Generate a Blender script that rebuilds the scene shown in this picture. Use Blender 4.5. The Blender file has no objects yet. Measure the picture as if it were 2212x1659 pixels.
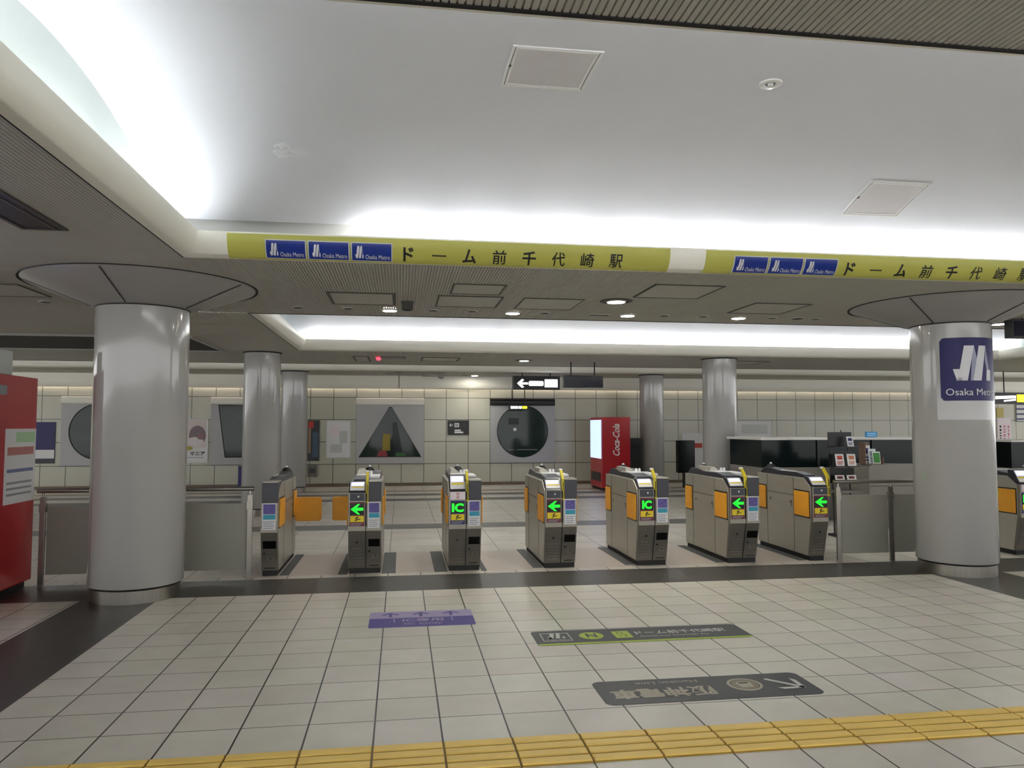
import bpy, bmesh, math, random
from mathutils import Vector, Matrix
random.seed(7)
S = bpy.context.scene
COL = S.collection

# ------------------------------------------------------------------ camera
cam_d = bpy.data.cameras.new('camera')
cam_d.sensor_width = 36.0
cam_d.sensor_fit = 'HORIZONTAL'
cam_d.lens = 26.418
cam_d.clip_start = 0.05
cam = bpy.data.objects.new('camera', cam_d)
COL.objects.link(cam)
cam.location = (0.0, 0.0, 1.45)
cam.rotation_euler = (math.radians(90 + 3.234), 0.0, math.radians(-8.397))
S.camera = cam

# ------------------------------------------------------------------ world, exposure
W = bpy.data.worlds.new('world')
S.world = W
W.use_nodes = True
bg = W.node_tree.nodes['Background']
bg.inputs[0].default_value = (0.98, 0.985, 1.0, 1)
bg.inputs[1].default_value = 1.25  # even fill light, added to enter through the open back and sides
TUBE = 22.0          # radiance of the fluorescent tubes
LAMP = 80.0          # radiance of the round downlights
S.view_settings.view_transform = 'Standard'
S.view_settings.look = 'None'
S.view_settings.gamma = 1.0
S.view_settings.use_curve_mapping = False
S.view_settings.exposure = 1.2
S.cycles.max_bounces = 10
S.cycles.diffuse_bounces = 6
S.cycles.caustics_reflective = False
S.cycles.caustics_refractive = False

# ------------------------------------------------------------------ materials
def lin(c):
    return tuple(((v / 255) / 12.92 if v / 255 <= 0.04045 else ((v / 255 + 0.055) / 1.055) ** 2.4) for v in c) + (1.0,)

def mat(name, c, rough=0.5, metal=0.0, emit=0.0, spec=0.5, coat=0.0, vary=0.0, vscale=6.0, bump=0.0, stretch=None):
    m = bpy.data.materials.new(name)
    m.use_nodes = True
    nt = m.node_tree
    b = nt.nodes['Principled BSDF']
    b.inputs['Base Color'].default_value = lin(c)
    b.inputs['Roughness'].default_value = rough
    b.inputs['Metallic'].default_value = metal
    b.inputs['Specular IOR Level'].default_value = spec
    b.inputs['Coat Weight'].default_value = coat
    b.inputs['Coat Roughness'].default_value = 0.05
    if emit:
        b.inputs['Emission Color'].default_value = lin(c)
        b.inputs['Emission Strength'].default_value = emit
    if vary or bump:
        tc = nt.nodes.new('ShaderNodeTexCoord')
        mp = nt.nodes.new('ShaderNodeMapping')
        if stretch:
            mp.inputs['Scale'].default_value = stretch
        nz = nt.nodes.new('ShaderNodeTexNoise')
        nz.inputs['Scale'].default_value = vscale
        nz.inputs['Detail'].default_value = 4
        nt.links.new(tc.outputs['Object'], mp.inputs[0])
        nt.links.new(mp.outputs[0], nz.inputs['Vector'])
        if vary:
            hs = nt.nodes.new('ShaderNodeHueSaturation')
            hs.inputs['Color'].default_value = lin(c)
            mr = nt.nodes.new('ShaderNodeMapRange')
            mr.inputs[1].default_value = 0.25
            mr.inputs[2].default_value = 0.75
            mr.inputs[3].default_value = 1 - vary
            mr.inputs[4].default_value = 1 + vary
            nt.links.new(nz.outputs[0], mr.inputs[0])
            nt.links.new(mr.outputs[0], hs.inputs['Value'])
            nt.links.new(hs.outputs[0], b.inputs['Base Color'])
        if bump:
            bp = nt.nodes.new('ShaderNodeBump')
            bp.inputs['Strength'].default_value = bump
            bp.inputs['Distance'].default_value = 0.01
            nt.links.new(nz.outputs[0], bp.inputs['Height'])
            nt.links.new(bp.outputs[0], b.inputs['Normal'])
    return m

M = {}
M['vault'] = mat('vault_paint', (227, 229, 236), 0.6, vary=0.01, vscale=2)
M['soffit'] = mat('soffit_metal', (186, 184, 176), 0.55, vary=0.03, vscale=3)
M['bullnose'] = mat('bullnose_enamel', (240, 238, 226), 0.35)
M['lunette'] = mat('lunette_paint', (196, 204, 202), 0.6)
M['tubefar'] = mat('tube_light_beam', (250, 252, 255), 0.5, emit=TUBE * 0.8)
M['tubedim'] = mat('tube_light_dim', (250, 252, 255), 0.5, emit=TUBE * 0.5)
M['tubewash'] = mat('tube_light_wash', (255, 238, 236), 0.5, emit=4.0)
M['trough'] = mat('cove_white', (206, 206, 203), 0.7)
M['column'] = mat('column_enamel', (170, 169, 165), 0.13, coat=0.4, vary=0.012, vscale=1.5)
M['capital'] = mat('capital_enamel', (150, 148, 145), 0.3, vary=0.02)
M['seam'] = mat('dark_seam', (22, 20, 19), 0.7)
M['steel'] = mat('brushed_steel', (150, 146, 138), 0.28, metal=0.9, vary=0.08, vscale=9, stretch=(6, 6, 0.4))
M['gatesteel'] = mat('gate_steel', (172, 168, 156), 0.33, metal=0.45, vary=0.05, vscale=5, stretch=(0.6, 0.6, 5))
M['gatefront'] = mat('gate_front_steel', (140, 135, 124), 0.3, metal=0.65, vary=0.05, vscale=6)
M['gatedark'] = mat('gate_dark_front', (118, 114, 105), 0.35, metal=0.5, vary=0.06, vscale=8)
M['hood'] = mat('gate_dark_hood', (34, 36, 46), 0.3)
M['blackbase'] = mat('black_base', (14, 14, 14), 0.6)
M['black'] = mat('black_plastic', (12, 12, 14), 0.4)
M['glass_black'] = mat('black_display_glass', (6, 6, 8), 0.12)
M['whitepl'] = mat('white_plastic', (224, 224, 226), 0.35)
M['yellow'] = mat('yellow_flap', (238, 166, 40), 0.5, vary=0.04, vscale=14)
M['yelsticker'] = mat('yellow_sticker', (232, 206, 20), 0.45)
M['yelpost'] = mat('yellow_tape', (206, 188, 20), 0.45)
M['maroon'] = mat('maroon_print', (104, 14, 34), 0.4)
M['navyprint'] = mat('navy_print', (30, 28, 100), 0.4)
M['green_led'] = mat('green_led', (10, 255, 30), 0.4, emit=1.3)
M['lcd'] = mat('lcd_panel', (196, 200, 240), 0.3, emit=0.55)
M['pinkpaper'] = mat('pink_white_notice', (232, 220, 224), 0.5)
M['redink'] = mat('red_ink', (190, 60, 50), 0.5)
M['blackink'] = mat('black_ink', (24, 22, 26), 0.6)
M['whiteink'] = mat('white_ink', (228, 228, 226), 0.5)
M['greyink'] = mat('grey_ink', (150, 152, 160), 0.5)
M['purple'] = mat('purple_print', (88, 78, 150), 0.4, vary=0.35, vscale=40)
M['teal'] = mat('teal_print', (40, 150, 176), 0.4)
M['paper'] = mat('paper_white', (226, 226, 226), 0.6)
M['lime'] = mat('lime_sign', (182, 180, 84), 0.42, vary=0.05, vscale=3)
M['blue'] = mat('blue_sign', (18, 46, 134), 0.3)
M['darkblue'] = mat('dark_blue_sign', (22, 18, 88), 0.3, spec=0.3)
M['logo_l'] = mat('logo_light', (216, 216, 220), 0.4)
M['logo_d'] = mat('logo_shade', (150, 152, 176), 0.4)
M['silveredge'] = mat('silver_edge', (196, 200, 196), 0.35)
M['charcoal'] = mat('charcoal_floor_sign', (58, 60, 63), 0.5, vary=0.04, vscale=12)
M['limefloor'] = mat('lime_floor_print', (166, 190, 50), 0.5)
M['violetfloor'] = mat('violet_floor_print', (80, 66, 146), 0.5)
M['lilacfloor'] = mat('lilac_floor_print', (168, 156, 196), 0.5)
M['floorink'] = mat('white_floor_print', (206, 206, 200), 0.55)
M['sandink'] = mat('sand_floor_print', (176, 168, 150), 0.55)
M['tactile'] = mat('tactile_yellow', (246, 210, 112), 0.5, vary=0.08, vscale=3)
M['tactile_shade'] = mat('tactile_bed_shade', (172, 136, 44), 0.6, vary=0.15, vscale=5)  # darker bed colour paints in the groove shade between the bars
M['panel'] = mat('grey_rail_panel', (148, 146, 134), 0.4, vary=0.02)
M['railsteel'] = mat('rail_steel', (150, 146, 138), 0.27, metal=0.8)
M['red'] = mat('red_vending', (176, 12, 26), 0.3, vary=0.03)
M['tube'] = mat('tube_light', (250, 252, 255), 0.5, emit=TUBE)
M['downlight'] = mat('downlight_lens', (255, 250, 238), 0.5, emit=LAMP)
M['hatchframe'] = mat('dark_hatch_frame', (58, 57, 52), 0.5)
M['whiteframe'] = mat('white_hatch_frame', (252, 252, 252), 0.25, coat=0.8)
M['pinkpanel'] = mat('pinkish_panel', (216, 212, 214), 0.6, vary=0.02, vscale=8)
M['greypanel'] = mat('window_surround', (176, 176, 176), 0.4, vary=0.015)
M['glass'] = mat('dark_green_glass', (40, 54, 48), 0.06, spec=0.22, vary=0.25, vscale=2.2)
M['recess'] = mat('dark_recess', (40, 37, 32), 0.7)
M['boothdark'] = mat('booth_dark_glass', (14, 26, 26), 0.12, spec=0.15)
M['boothgrey'] = mat('booth_grey_panel', (128, 124, 116), 0.4)
M['boothledge'] = mat('booth_ledge', (214, 212, 206), 0.4)
M['green'] = mat('green_print', (52, 128, 44), 0.5)
M['greenrail'] = mat('green_upright', (24, 92, 62), 0.4)
M['paleglass'] = mat('pale_green_upright', (130, 158, 146), 0.2)
M['skyblue'] = mat('sky_blue_sign', (58, 150, 214), 0.4)
M['brown'] = mat('brown_holder', (104, 82, 66), 0.5)
M['signblack'] = mat('black_sign', (14, 13, 14), 0.35)
M['signlit'] = mat('lit_white_lettering', (255, 255, 250), 0.4, emit=1.6)
M['signyel'] = mat('lit_yellow_lettering', (255, 230, 30), 0.4, emit=1.3)
M['pinkink'] = mat('pink_ink', (200, 104, 124), 0.5)
M['screenblue'] = mat('vending_screen', (170, 190, 250), 0.3, emit=0.7)
M['grating'] = mat('floor_mat_grey', (96, 98, 98), 0.6)
M['ledred'] = mat('red_indicator', (255, 60, 80), 0.5, emit=1.2)
M['blister'] = mat('flaking_paint', (233, 235, 240), 0.8, bump=0.9, vscale=30)

# ------------------------------------------------------------------ object helpers
def tag(o, label=None, cat=None, group=None, kind=None):
    if label: o['label'] = label
    if cat: o['category'] = cat
    if group: o['group'] = group
    if kind: o['kind'] = kind
    return o

def thing(name, label, cat, loc=(0, 0, 0), rz=0.0, group=None):
    o = bpy.data.objects.new(name, None)
    o.empty_display_size = 0.2
    COL.objects.link(o)
    o.location = loc
    o.rotation_euler = (0, 0, rz)
    return tag(o, label, cat, group)

class MB:
    """collects faces of one mesh"""
    def __init__(s):
        s.v, s.f = [], []
    def add(s, vs, fs):
        n = len(s.v)
        s.v += [tuple(p) for p in vs]
        s.f += [tuple(i + n for i in f) for f in fs]
        return s
    def box(s, x0, x1, y0, y1, z0, z1):
        return s.add([(x0, y0, z0), (x1, y0, z0), (x1, y1, z0), (x0, y1, z0), (x0, y0, z1), (x1, y0, z1), (x1, y1, z1), (x0, y1, z1)],
                     [(3, 2, 1, 0), (4, 5, 6, 7), (0, 1, 5, 4), (1, 2, 6, 5), (2, 3, 7, 6), (3, 0, 4, 7)])
    def prism(s, poly, axis, a, b):
        """poly (2D) extruded along axis 'x' (poly = y,z), 'y' (x,z) or 'z' (x,y)"""
        n = len(poly)
        def P(u, v, t):
            return (t, u, v) if axis == 'x' else (u, t, v) if axis == 'y' else (u, v, t)
        vs = [P(u, v, a) for u, v in poly] + [P(u, v, b) for u, v in poly]
        fs = [tuple(range(n))[::-1], tuple(range(n, 2 * n))] + [(i, (i + 1) % n, n + (i + 1) % n, n + i) for i in range(n)]
        return s.add(vs, fs)
    def lathe(s, prof, cx=0, cy=0, n=64, a0=0.0, a1=2 * math.pi):
        full = abs(a1 - a0 - 2 * math.pi) < 1e-6
        k = n if full else n + 1
        vs = []
        for r, z in prof:
            for i in range(k):
                a = a0 + (a1 - a0) * i / n
                vs.append((cx + r * math.cos(a), cy + r * math.sin(a), z))
        fs = []
        for j in range(len(prof) - 1):
            for i in range(n):
                i2 = (i + 1) % k if full else i + 1
                fs.append((j * k + i, j * k + i2, (j + 1) * k + i2, (j + 1) * k + i))
        return s.add(vs, fs)
    def disc(s, cx, cy, z, r, n=32, h=0.0):
        return s.lathe([(0.0001, z), (r, z), (r, z + h), (0.0001, z + h)], cx, cy, n) if h else s.lathe([(0.0001, z), (r, z)], cx, cy, n)
    def tube(s, p, q, r, n=16):
        p, q = Vector(p), Vector(q)
        d = (q - p).normalized()
        u = d.orthogonal().normalized()
        w = d.cross(u)
        vs = [c + (u * math.cos(2 * math.pi * i / n) + w * math.sin(2 * math.pi * i / n)) * r for c in (p, q) for i in range(n)]
        fs = [(i, (i + 1) % n, n + (i + 1) % n, n + i) for i in range(n)] + [tuple(range(n))[::-1], tuple(range(n, 2 * n))]
        return s.add(vs, fs)
    def ring(s, x0, x1, y0, y1, z0, z1, w):
        s.box(x0, x1, y0, y0 + w, z0, z1); s.box(x0, x1, y1 - w, y1, z0, z1)
        s.box(x0, x0 + w, y0 + w, y1 - w, z0, z1); s.box(x1 - w, x1, y0 + w, y1 - w, z0, z1)
        return s
    def build(s, name, m, parent=None, smooth=False, bevel=0.0, shift=None):
        me = bpy.data.meshes.new(name)
        vs = s.v if shift is None else [(a - shift[0], b - shift[1], c - shift[2]) for a, b, c in s.v]
        me.from_pydata(vs, [], s.f)
        bm = bmesh.new(); bm.from_mesh(me)
        bmesh.ops.recalc_face_normals(bm, faces=bm.faces)
        if bevel:
            bmesh.ops.remove_doubles(bm, verts=bm.verts, dist=1e-5)
            es = [e for e in bm.edges if len(e.link_faces) == 2 and e.calc_face_angle(0) > 0.5]
            bmesh.ops.bevel(bm, geom=es, offset=bevel, segments=2, profile=0.7, affect='EDGES', clamp_overlap=True)
        bm.to_mesh(me); bm.free()
        if smooth:
            me.polygons.foreach_set('use_smooth', [True] * len(me.polygons))
            me.set_sharp_from_angle(angle=math.radians(35))
        me.materials.append(m)
        o = bpy.data.objects.new(name, me)
        COL.objects.link(o)
        if parent: o.parent = parent
        if shift is not None: o.location = shift
        return o

def rrect(x0, x1, y0, y1, r, n=6):
    out = []
    for cx, cy, a in ((x1 - r, y1 - r, 0), (x0 + r, y1 - r, 90), (x0 + r, y0 + r, 180), (x1 - r, y0 + r, 270)):
        for i in range(n + 1):
            t = math.radians(a + 90 * i / n)
            out.append((cx + r * math.cos(t), cy + r * math.sin(t)))
    return out

def lettering(name, s, m, parent, origin, xd, yd, w=None, h=None, bold=0.0, warp=None, anchor='c', cuts=0, shear=0.0):
    """flat lettering fitted into w x h; origin = centre ('c') or lower left ('l')"""
    cu = bpy.data.curves.new('tmp_text', 'FONT')
    cu.body = s; cu.size = 1.0; cu.offset = bold; cu.resolution_u = 3; cu.shear = shear
    t = bpy.data.objects.new('tmp_text', cu)
    COL.objects.link(t)
    dg = bpy.context.evaluated_depsgraph_get()
    me = bpy.data.meshes.new_from_object(t.evaluated_get(dg))
    bpy.data.objects.remove(t); bpy.data.curves.remove(cu)
    xs = [v.co.x for v in me.vertices]; ys = [v.co.y for v in me.vertices]
    x0, x1, y0, y1 = min(xs), max(xs), min(ys), max(ys)
    bw, bh = max(x1 - x0, 1e-6), max(y1 - y0, 1e-6)
    sx = (w / bw) if w else None
    sy = (h / bh) if h else None
    if sx is None: sx = sy
    if sy is None: sy = sx
    if cuts:
        bm = bmesh.new(); bm.from_mesh(me)
        for i in range(1, cuts):
            bmesh.ops.bisect_plane(bm, geom=bm.verts[:] + bm.edges[:] + bm.faces[:], plane_co=(0, y0 + bh * i / cuts, 0), plane_no=(0, 1, 0))
        bm.to_mesh(me); bm.free()
    o3, xd, yd = Vector(origin), Vector(xd), Vector(yd)
    for v in me.vertices:
        a, b = (v.co.x - x0) * sx, (v.co.y - y0) * sy
        if anchor == 'c': a -= bw * sx / 2; b -= bh * sy / 2
        v.co = warp(a, b) if warp else o3 + xd * a + yd * b
    me.materials.clear(); me.materials.append(m)
    me.name = name
    o = bpy.data.objects.new(name, me)
    COL.objects.link(o)
    if parent: o.parent = parent
    return o

def polys_obj(name, polys, m, parent, place, cuts=0):
    """flat polygons mapped into space by place(a, b)"""
    bm = bmesh.new()
    for poly in polys:
        bm.faces.new([bm.verts.new((a, b, 0)) for a, b in poly])
    if cuts:
        ys = [v.co.y for v in bm.verts]; xs = [v.co.x for v in bm.verts]
        for i in range(1, cuts):
            for co, no in (((0, min(ys) + (max(ys) - min(ys)) * i / cuts, 0), (0, 1, 0)), ((min(xs) + (max(xs) - min(xs)) * i / cuts, 0, 0), (1, 0, 0))):
                bmesh.ops.bisect_plane(bm, geom=bm.verts[:] + bm.edges[:] + bm.faces[:], plane_co=co, plane_no=no)
    for v in bm.verts:
        v.co = place(v.co.x, v.co.y)
    me = bpy.data.meshes.new(name)
    bm.to_mesh(me); bm.free()
    me.materials.append(m)
    o = bpy.data.objects.new(name, me)
    COL.objects.link(o)
    if parent: o.parent = parent
    return o

# ================================================================== SETTING
H = 2.68                       # soffit height
C1 = (-1.57, 11.0, 2.14, 5.69)
C2 = (-1.64, 11.0, 8.44, 12.45)
C3 = (-12.0, 17.0, 15.10, 16.85)
C0 = (-1.57, 11.0, -4.2, -0.65)  # unseen coffer behind the camera, added for the light of its tubes
XW, XE, YS, YN = -16.0, 22.0, -9.0, 18.7

# ---- floor
def floor_material():
    m = bpy.data.materials.new('floor_tiles'); m.use_nodes = True
    nt = m.node_tree; N = nt.nodes; L = nt.links
    b = N['Principled BSDF']
    tc = N.new('ShaderNodeTexCoord'); sp = N.new('ShaderNodeSeparateXYZ')
    L.new(tc.outputs['Object'], sp.inputs[0])
    X, Y = sp.outputs[0], sp.outputs[1]
    def mth(op, a, c=None, d=None):
        n = N.new('ShaderNodeMath'); n.operation = op
        for i, v in enumerate((a, c, d)):
            if v is None: continue
            if isinstance(v, (int, float)): n.inputs[i].default_value = v
            else: L.new(v, n.inputs[i])
        return n.outputs[0]
    def rng(c, a, d): return mth('MULTIPLY', mth('GREATER_THAN', c, a), mth('LESS_THAN', c, d))
    def OR(a, c): return mth('MAXIMUM', a, c)
    def AND(a, c): return mth('MULTIPLY', a, c)
    def joint(c, off, step, w):
        fr = mth('FRACT', mth('DIVIDE', mth('SUBTRACT', c, off), step))
        return OR(mth('LESS_THAN', fr, w / step / 2), mth('GREATER_THAN', fr, 1 - w / step / 2))
    def mix(f, a, c):
        n = N.new('ShaderNodeMix'); n.data_type = 'RGBA'
        L.new(f, n.inputs[0])
        for i, v in ((6, a), (7, c)):
            if isinstance(v, tuple): n.inputs[i].default_value = v
            else: L.new(v, n.inputs[i])
        return n.outputs[2]
    TX, TY, X0, Y0 = 0.3177, 0.2981, -0.114, 3.5517
    # per tile tint
    cx = mth('FLOOR', mth('DIVIDE', mth('SUBTRACT', X, X0), TX)); cy = mth('FLOOR', mth('DIVIDE', mth('SUBTRACT', Y, Y0), TY))
    cb = N.new('ShaderNodeCombineXYZ'); L.new(cx, cb.inputs[0]); L.new(cy, cb.inputs[1])
    wn = N.new('ShaderNodeTexWhiteNoise'); wn.noise_dimensions = '2D'; L.new(cb.outputs[0], wn.inputs['Vector'])
    rp = N.new('ShaderNodeValToRGB')
    e = rp.color_ramp.elements
    e[0].position = 0.0; e[0].color = lin((208, 202, 190))
    e[1].position = 1.0; e[1].color = lin((221, 217, 205))
    e2 = rp.color_ramp.elements.new(0.45); e2.color = lin((216, 212, 198))
    e3 = rp.color_ramp.elements.new(0.75); e3.color = lin((215, 206, 197))
    L.new(wn.outputs['Value'], rp.inputs[0])
    nz = N.new('ShaderNodeTexNoise'); nz.inputs['Scale'].default_value = 5; nz.inputs['Detail'].default_value = 6
    L.new(tc.outputs['Object'], nz.inputs['Vector'])
    soil = N.new('ShaderNodeMapRange'); L.new(nz.outputs[0], soil.inputs[0])
    soil.inputs[1].default_value = 0.3; soil.inputs[2].default_value = 0.7; soil.inputs[3].default_value = 0.95; soil.inputs[4].default_value = 1.04
    hs = N.new('ShaderNodeHueSaturation'); L.new(rp.outputs[0], hs.inputs['Color']); L.new(soil.outputs[0], hs.inputs['Value'])
    col = hs.outputs[0]
    # lane floor between the gates: pinkish slabs
    lane = AND(rng(Y, 7.62, 8.85), rng(X, -1.5, 4.7))
    col = mix(lane, col, lin((206, 194, 182)))
    near_j = OR(joint(X, X0, TX, 0.0085), joint(Y, Y0, TY, 0.006))
    far_j = OR(joint(X, X0, TX * 2, 0.009), joint(Y, 7.49, 0.6, 0.01))
    isfar = mth('GREATER_THAN', Y, 7.62)
    jn = OR(AND(near_j, mth('SUBTRACT', 1, isfar)), AND(AND(far_j, isfar), mth('SUBTRACT', 1, lane)))
    jcol = mix(isfar, lin((42, 38, 35)), lin((112, 106, 98)))
    col = mix(jn, col, jcol)
    # dark bands
    dark = rng(Y, 6.80, 7.49)
    dark = OR(dark, AND(rng(X, -2.63, -2.0), mth('LESS_THAN', Y, 6.81)))
    dark = OR(dark, AND(rng(X, 5.18, 5.95), mth('LESS_THAN', Y, 6.81)))
    far = OR(rng(Y, 10.86, 11.4), OR(rng(Y, 14.9, 15.4), rng(Y, 16.0, 16.5)))
    djn = OR(joint(X, X0, TX * 3, 0.006), joint(Y, 6.8, 0.345, 0.005))
    dcol = mix(djn, lin((72, 69, 66)), lin((92, 89, 84)))
    col = mix(dark, col, dcol)
    col = mix(far, col, lin((112, 110, 106)))
    col = mix(rng(Y, 17.0, 17.3), col, lin((150, 128, 104)))
    L.new(col, b.inputs['Base Color'])
    b.inputs['Roughness'].default_value = 0.36
    b.inputs['Specular IOR Level'].default_value = 0.42
    bp = N.new('ShaderNodeBump'); bp.inputs['Strength'].default_value = 0.5; bp.inputs['Distance'].default_value = 0.002
    L.new(mth('SUBTRACT', 1, jn), bp.inputs['Height']); L.new(bp.outputs[0], b.inputs['Normal'])
    return m
tag(MB().box(XW, XE, YS, YN + 0.4, -0.1, 0).build('floor', floor_material()), kind='structure')

# ---- far wall and side walls: enamel panels
def wall_material(name, axis, off):
    m = bpy.data.materials.new(name); m.use_nodes = True
    nt = m.node_tree; N = nt.nodes; L = nt.links
    b = N['Principled BSDF']
    tc = N.new('ShaderNodeTexCoord'); sp = N.new('ShaderNodeSeparateXYZ'); L.new(tc.outputs['Object'], sp.inputs[0])
    def mth(op, a, c):
        n = N.new('ShaderNodeMath'); n.operation = op
        for i, v in enumerate((a, c)):
            if isinstance(v, (int, float)): n.inputs[i].default_value = v
            else: L.new(v, n.inputs[i])
        return n.outputs[0]
    def joint(c, o, step, w):
        n = N.new('ShaderNodeMath'); n.operation = 'FRACT'; L.new(mth('DIVIDE', mth('SUBTRACT', c, o), step), n.inputs[0])
        return mth('MAXIMUM', mth('LESS_THAN', n.outputs[0], w / step / 2), mth('GREATER_THAN', n.outputs[0], 1 - w / step / 2))
    j = mth('MAXIMUM', joint(sp.outputs[axis], off, 0.5465, 0.014), joint(sp.outputs[2], -0.005, 0.5405, 0.014))
    nz = N.new('ShaderNodeTexNoise'); nz.inputs['Scale'].default_value = 1.2; L.new(tc.outputs['Object'], nz.inputs['Vector'])
    rp = N.new('ShaderNodeValToRGB'); rp.color_ramp.elements[0].color = lin((184, 184, 166)); rp.color_ramp.elements[1].color = lin((192, 191, 173))
    L.new(nz.outputs[0], rp.inputs[0])
    mx = N.new('ShaderNodeMix'); mx.data_type = 'RGBA'; L.new(j, mx.inputs[0]); L.new(rp.outputs[0], mx.inputs[6]); mx.inputs[7].default_value = lin((72, 68, 58))
    L.new(mx.outputs[2], b.inputs['Base Color'])
    b.inputs['Roughness'].default_value = 0.22
    bp = N.new('ShaderNodeBump'); bp.invert = True; bp.inputs['Strength'].default_value = 0.6; bp.inputs['Distance'].default_value = 0.006
    L.new(j, bp.inputs['Height']); L.new(bp.outputs[0], b.inputs['Normal'])
    return m
WM = wall_material('wall_enamel', 0, 0.565)
tag(MB().box(XW, XE, YN, YN + 0.3, 0, 3.2).build('wall_north', WM), kind='structure')
tag(MB().box(XW, XE, YN - 0.035, YN, 0, 0.075).build('baseboard_north', mat('baseboard_stone', (104, 88, 72), 0.4)), kind='structure')

# ---- ribbed metal soffit (one ceiling, real grooves running in depth)
def soffit():
    mb = MB()
    def patch(x0, x1, y0, y1, step=0.024):
        n = int((x1 - x0) / step); st = (x1 - x0) / n
        pts = []
        for i in range(n):
            x = x0 + i * st
            pts += [(x, H), (x + st * 0.72, H), (x + st * 0.78, H + 0.008), (x + st * 0.94, H + 0.008)]
        pts.append((x1, H))
        k = len(pts)
        mb.add([(x, y0, z) for x, z in pts] + [(x, y1, z) for x, z in pts], [(i, i + 1, k + i + 1, k + i) for i in range(k - 1)])
    ys = [YS]
    for c in (C0, C1, C2, C3):
        patch(XW, XE, ys[-1], c[2])
        patch(XW, c[0], c[2], c[3]); patch(c[1], XE, c[2], c[3])
        ys.append(c[3])
    patch(XW, XE, ys[-1], YN)
    # backing above the grooves
    return tag(mb.build('ceiling', M['soffit']), kind='structure')
soffit()

PO = 0.13       # depth of the light trough behind the rim
def coffer(c, idx):
    x0, x1, y0, y1 = c
    def loop(p, z): return [(x0 + p, y0 + p, z), (x1 - p, y0 + p, z), (x1 - p, y1 - p, z), (x0 + p, y1 - p, z)]
    def loft(loops):
        mb = MB(); vs = []; fs = []
        for l in loops: vs += l
        for j in range(len(loops) - 1):
            for i in range(4): fs.append((j * 4 + i, j * 4 + (i + 1) % 4, j * 4 + 4 + (i + 1) % 4, j * 4 + 4 + i))
        return mb.add(vs, fs)
    prof = [(0.0, H - 0.004)]
    for k in range(0, 13):
        t = math.radians(90 * k / 12)
        prof.append((0.12 * math.sin(t), H + 0.165 - 0.165 * math.cos(t) - (0.004 if k == 0 else 0)))
    prof += [(0.12, H + 0.170), (0.108, H + 0.174), (0.10, H + 0.165), (0.096, H + 0.09)]
    tag(loft([loop(p, z) for p, z in prof]).build('trim_%d' % idx, M['bullnose'], smooth=True), kind='structure')
    sm = MB()
    sm.box(x0 - 0.014, x1 + 0.014, y0 - 0.016, y0 + 0.001, H - 0.005, H + 0.004)
    sm.box(x0 - 0.010, x0 + 0.001, y0 + 0.001, y1, H - 0.004, H + 0.004)
    tag(sm.build('trim_%d' % (idx + 30), M['seam']), kind='structure')
    # trough floor, back wall and the cap above it
    tr = loft([loop(0.096, H + 0.09), loop(-PO, H + 0.09)])
    for Y in (y0 - PO, y1 + PO):
        tr.add([(x0 - PO, Y, H + 0.09), (x1 + PO, Y, H + 0.09), (x1 + PO, Y, 3.12), (x0 - PO, Y, 3.12)], [(0, 1, 2, 3)])
    yc = (y0 + y1) / 2; half = (y1 - y0) / 2 - 0.07
    zs, za = 2.945, 2.945 + 0.415 * min(1.0, half / 1.70)
    sag = za - zs; R = (half * half + sag * sag) / (2 * sag)
    arc = []
    for k in range(49):
        y = yc - half + 2 * half * k / 48
        arc.append((y, za - R + math.sqrt(R * R - (y - yc) ** 2)))
    X0, X1 = x0 - PO, x1 + PO
    tr.add([(X0, y0 - PO, 3.12), (X1, y0 - PO, 3.12), (X1, y0 + 0.44, 3.12), (X0, y0 + 0.44, 3.12)], [(0, 1, 2, 3)])
    tr.add([(X0, y1 - 0.44, 3.12), (X1, y1 - 0.44, 3.12), (X1, y1 + PO, 3.12), (X0, y1 + PO, 3.12)], [(0, 1, 2, 3)])
    lu = MB()
    for X in (X0 + 0.002, X1 - 0.002):
        up_ = [(X, y, z + 0.004) for y, z in arc]
        dn_ = [(X, y0 - PO + (y1 - y0 + 2 * PO) * k / 48, H + 0.09) for k in range(49)]
        lu.add(up_ + dn_, [(k, k + 1, 50 + k, 49 + k) for k in range(48)])
        lu.add([(X, y0 - PO, H + 0.09), up_[0], (X, y0 - PO, 3.12)], [(0, 1, 2)]); lu.add([(X, y1 + PO, H + 0.09), up_[-1], (X, y1 + PO, 3.12)], [(0, 1, 2)])
    tag(lu.build('trim_%d' % (idx + 20), M['lunette']), kind='structure')
    tag(tr.build('trim_%d' % (idx + 10), M['trough']), kind='structure')
    mb = MB(); n = len(arc)
    th = 0.012
    low = [(y, z) for y, z in arc]; up = [(y, z + th) for y, z in arc]
    mb.prism(low + up[::-1], 'x', X0, X1)
    v = mb.build('ceiling', M['vault'], smooth=True)
    tag(v, kind='structure')
    return lambda y: za - R + math.sqrt(R * R - (y - yc) ** 2), lambda y: Vector((0, -(y - yc) / R, -math.sqrt(1 - ((y - yc) / R) ** 2)))
vz, vn = coffer(C1, 1)
coffer(C2, 2)
coffer(C3, 3)
coffer(C0, 4)

# cornice at the top of the far wall
cor = []
for k in range(9):
    t = math.radians(90 * k / 8)
    cor.append((YN - 0.09 - 0.11 * math.sin(t), 2.366 + 0.14 - 0.14 * math.cos(t)))
cor += [(YN - 0.20, H), (YN - 0.18, H), (YN - 0.18, 2.52), (YN - 0.09, 2.385)]
tag(MB().prism(cor, 'x', XW, XE).build('trim_5', M['bullnose'], smooth=True), kind='structure')

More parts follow.
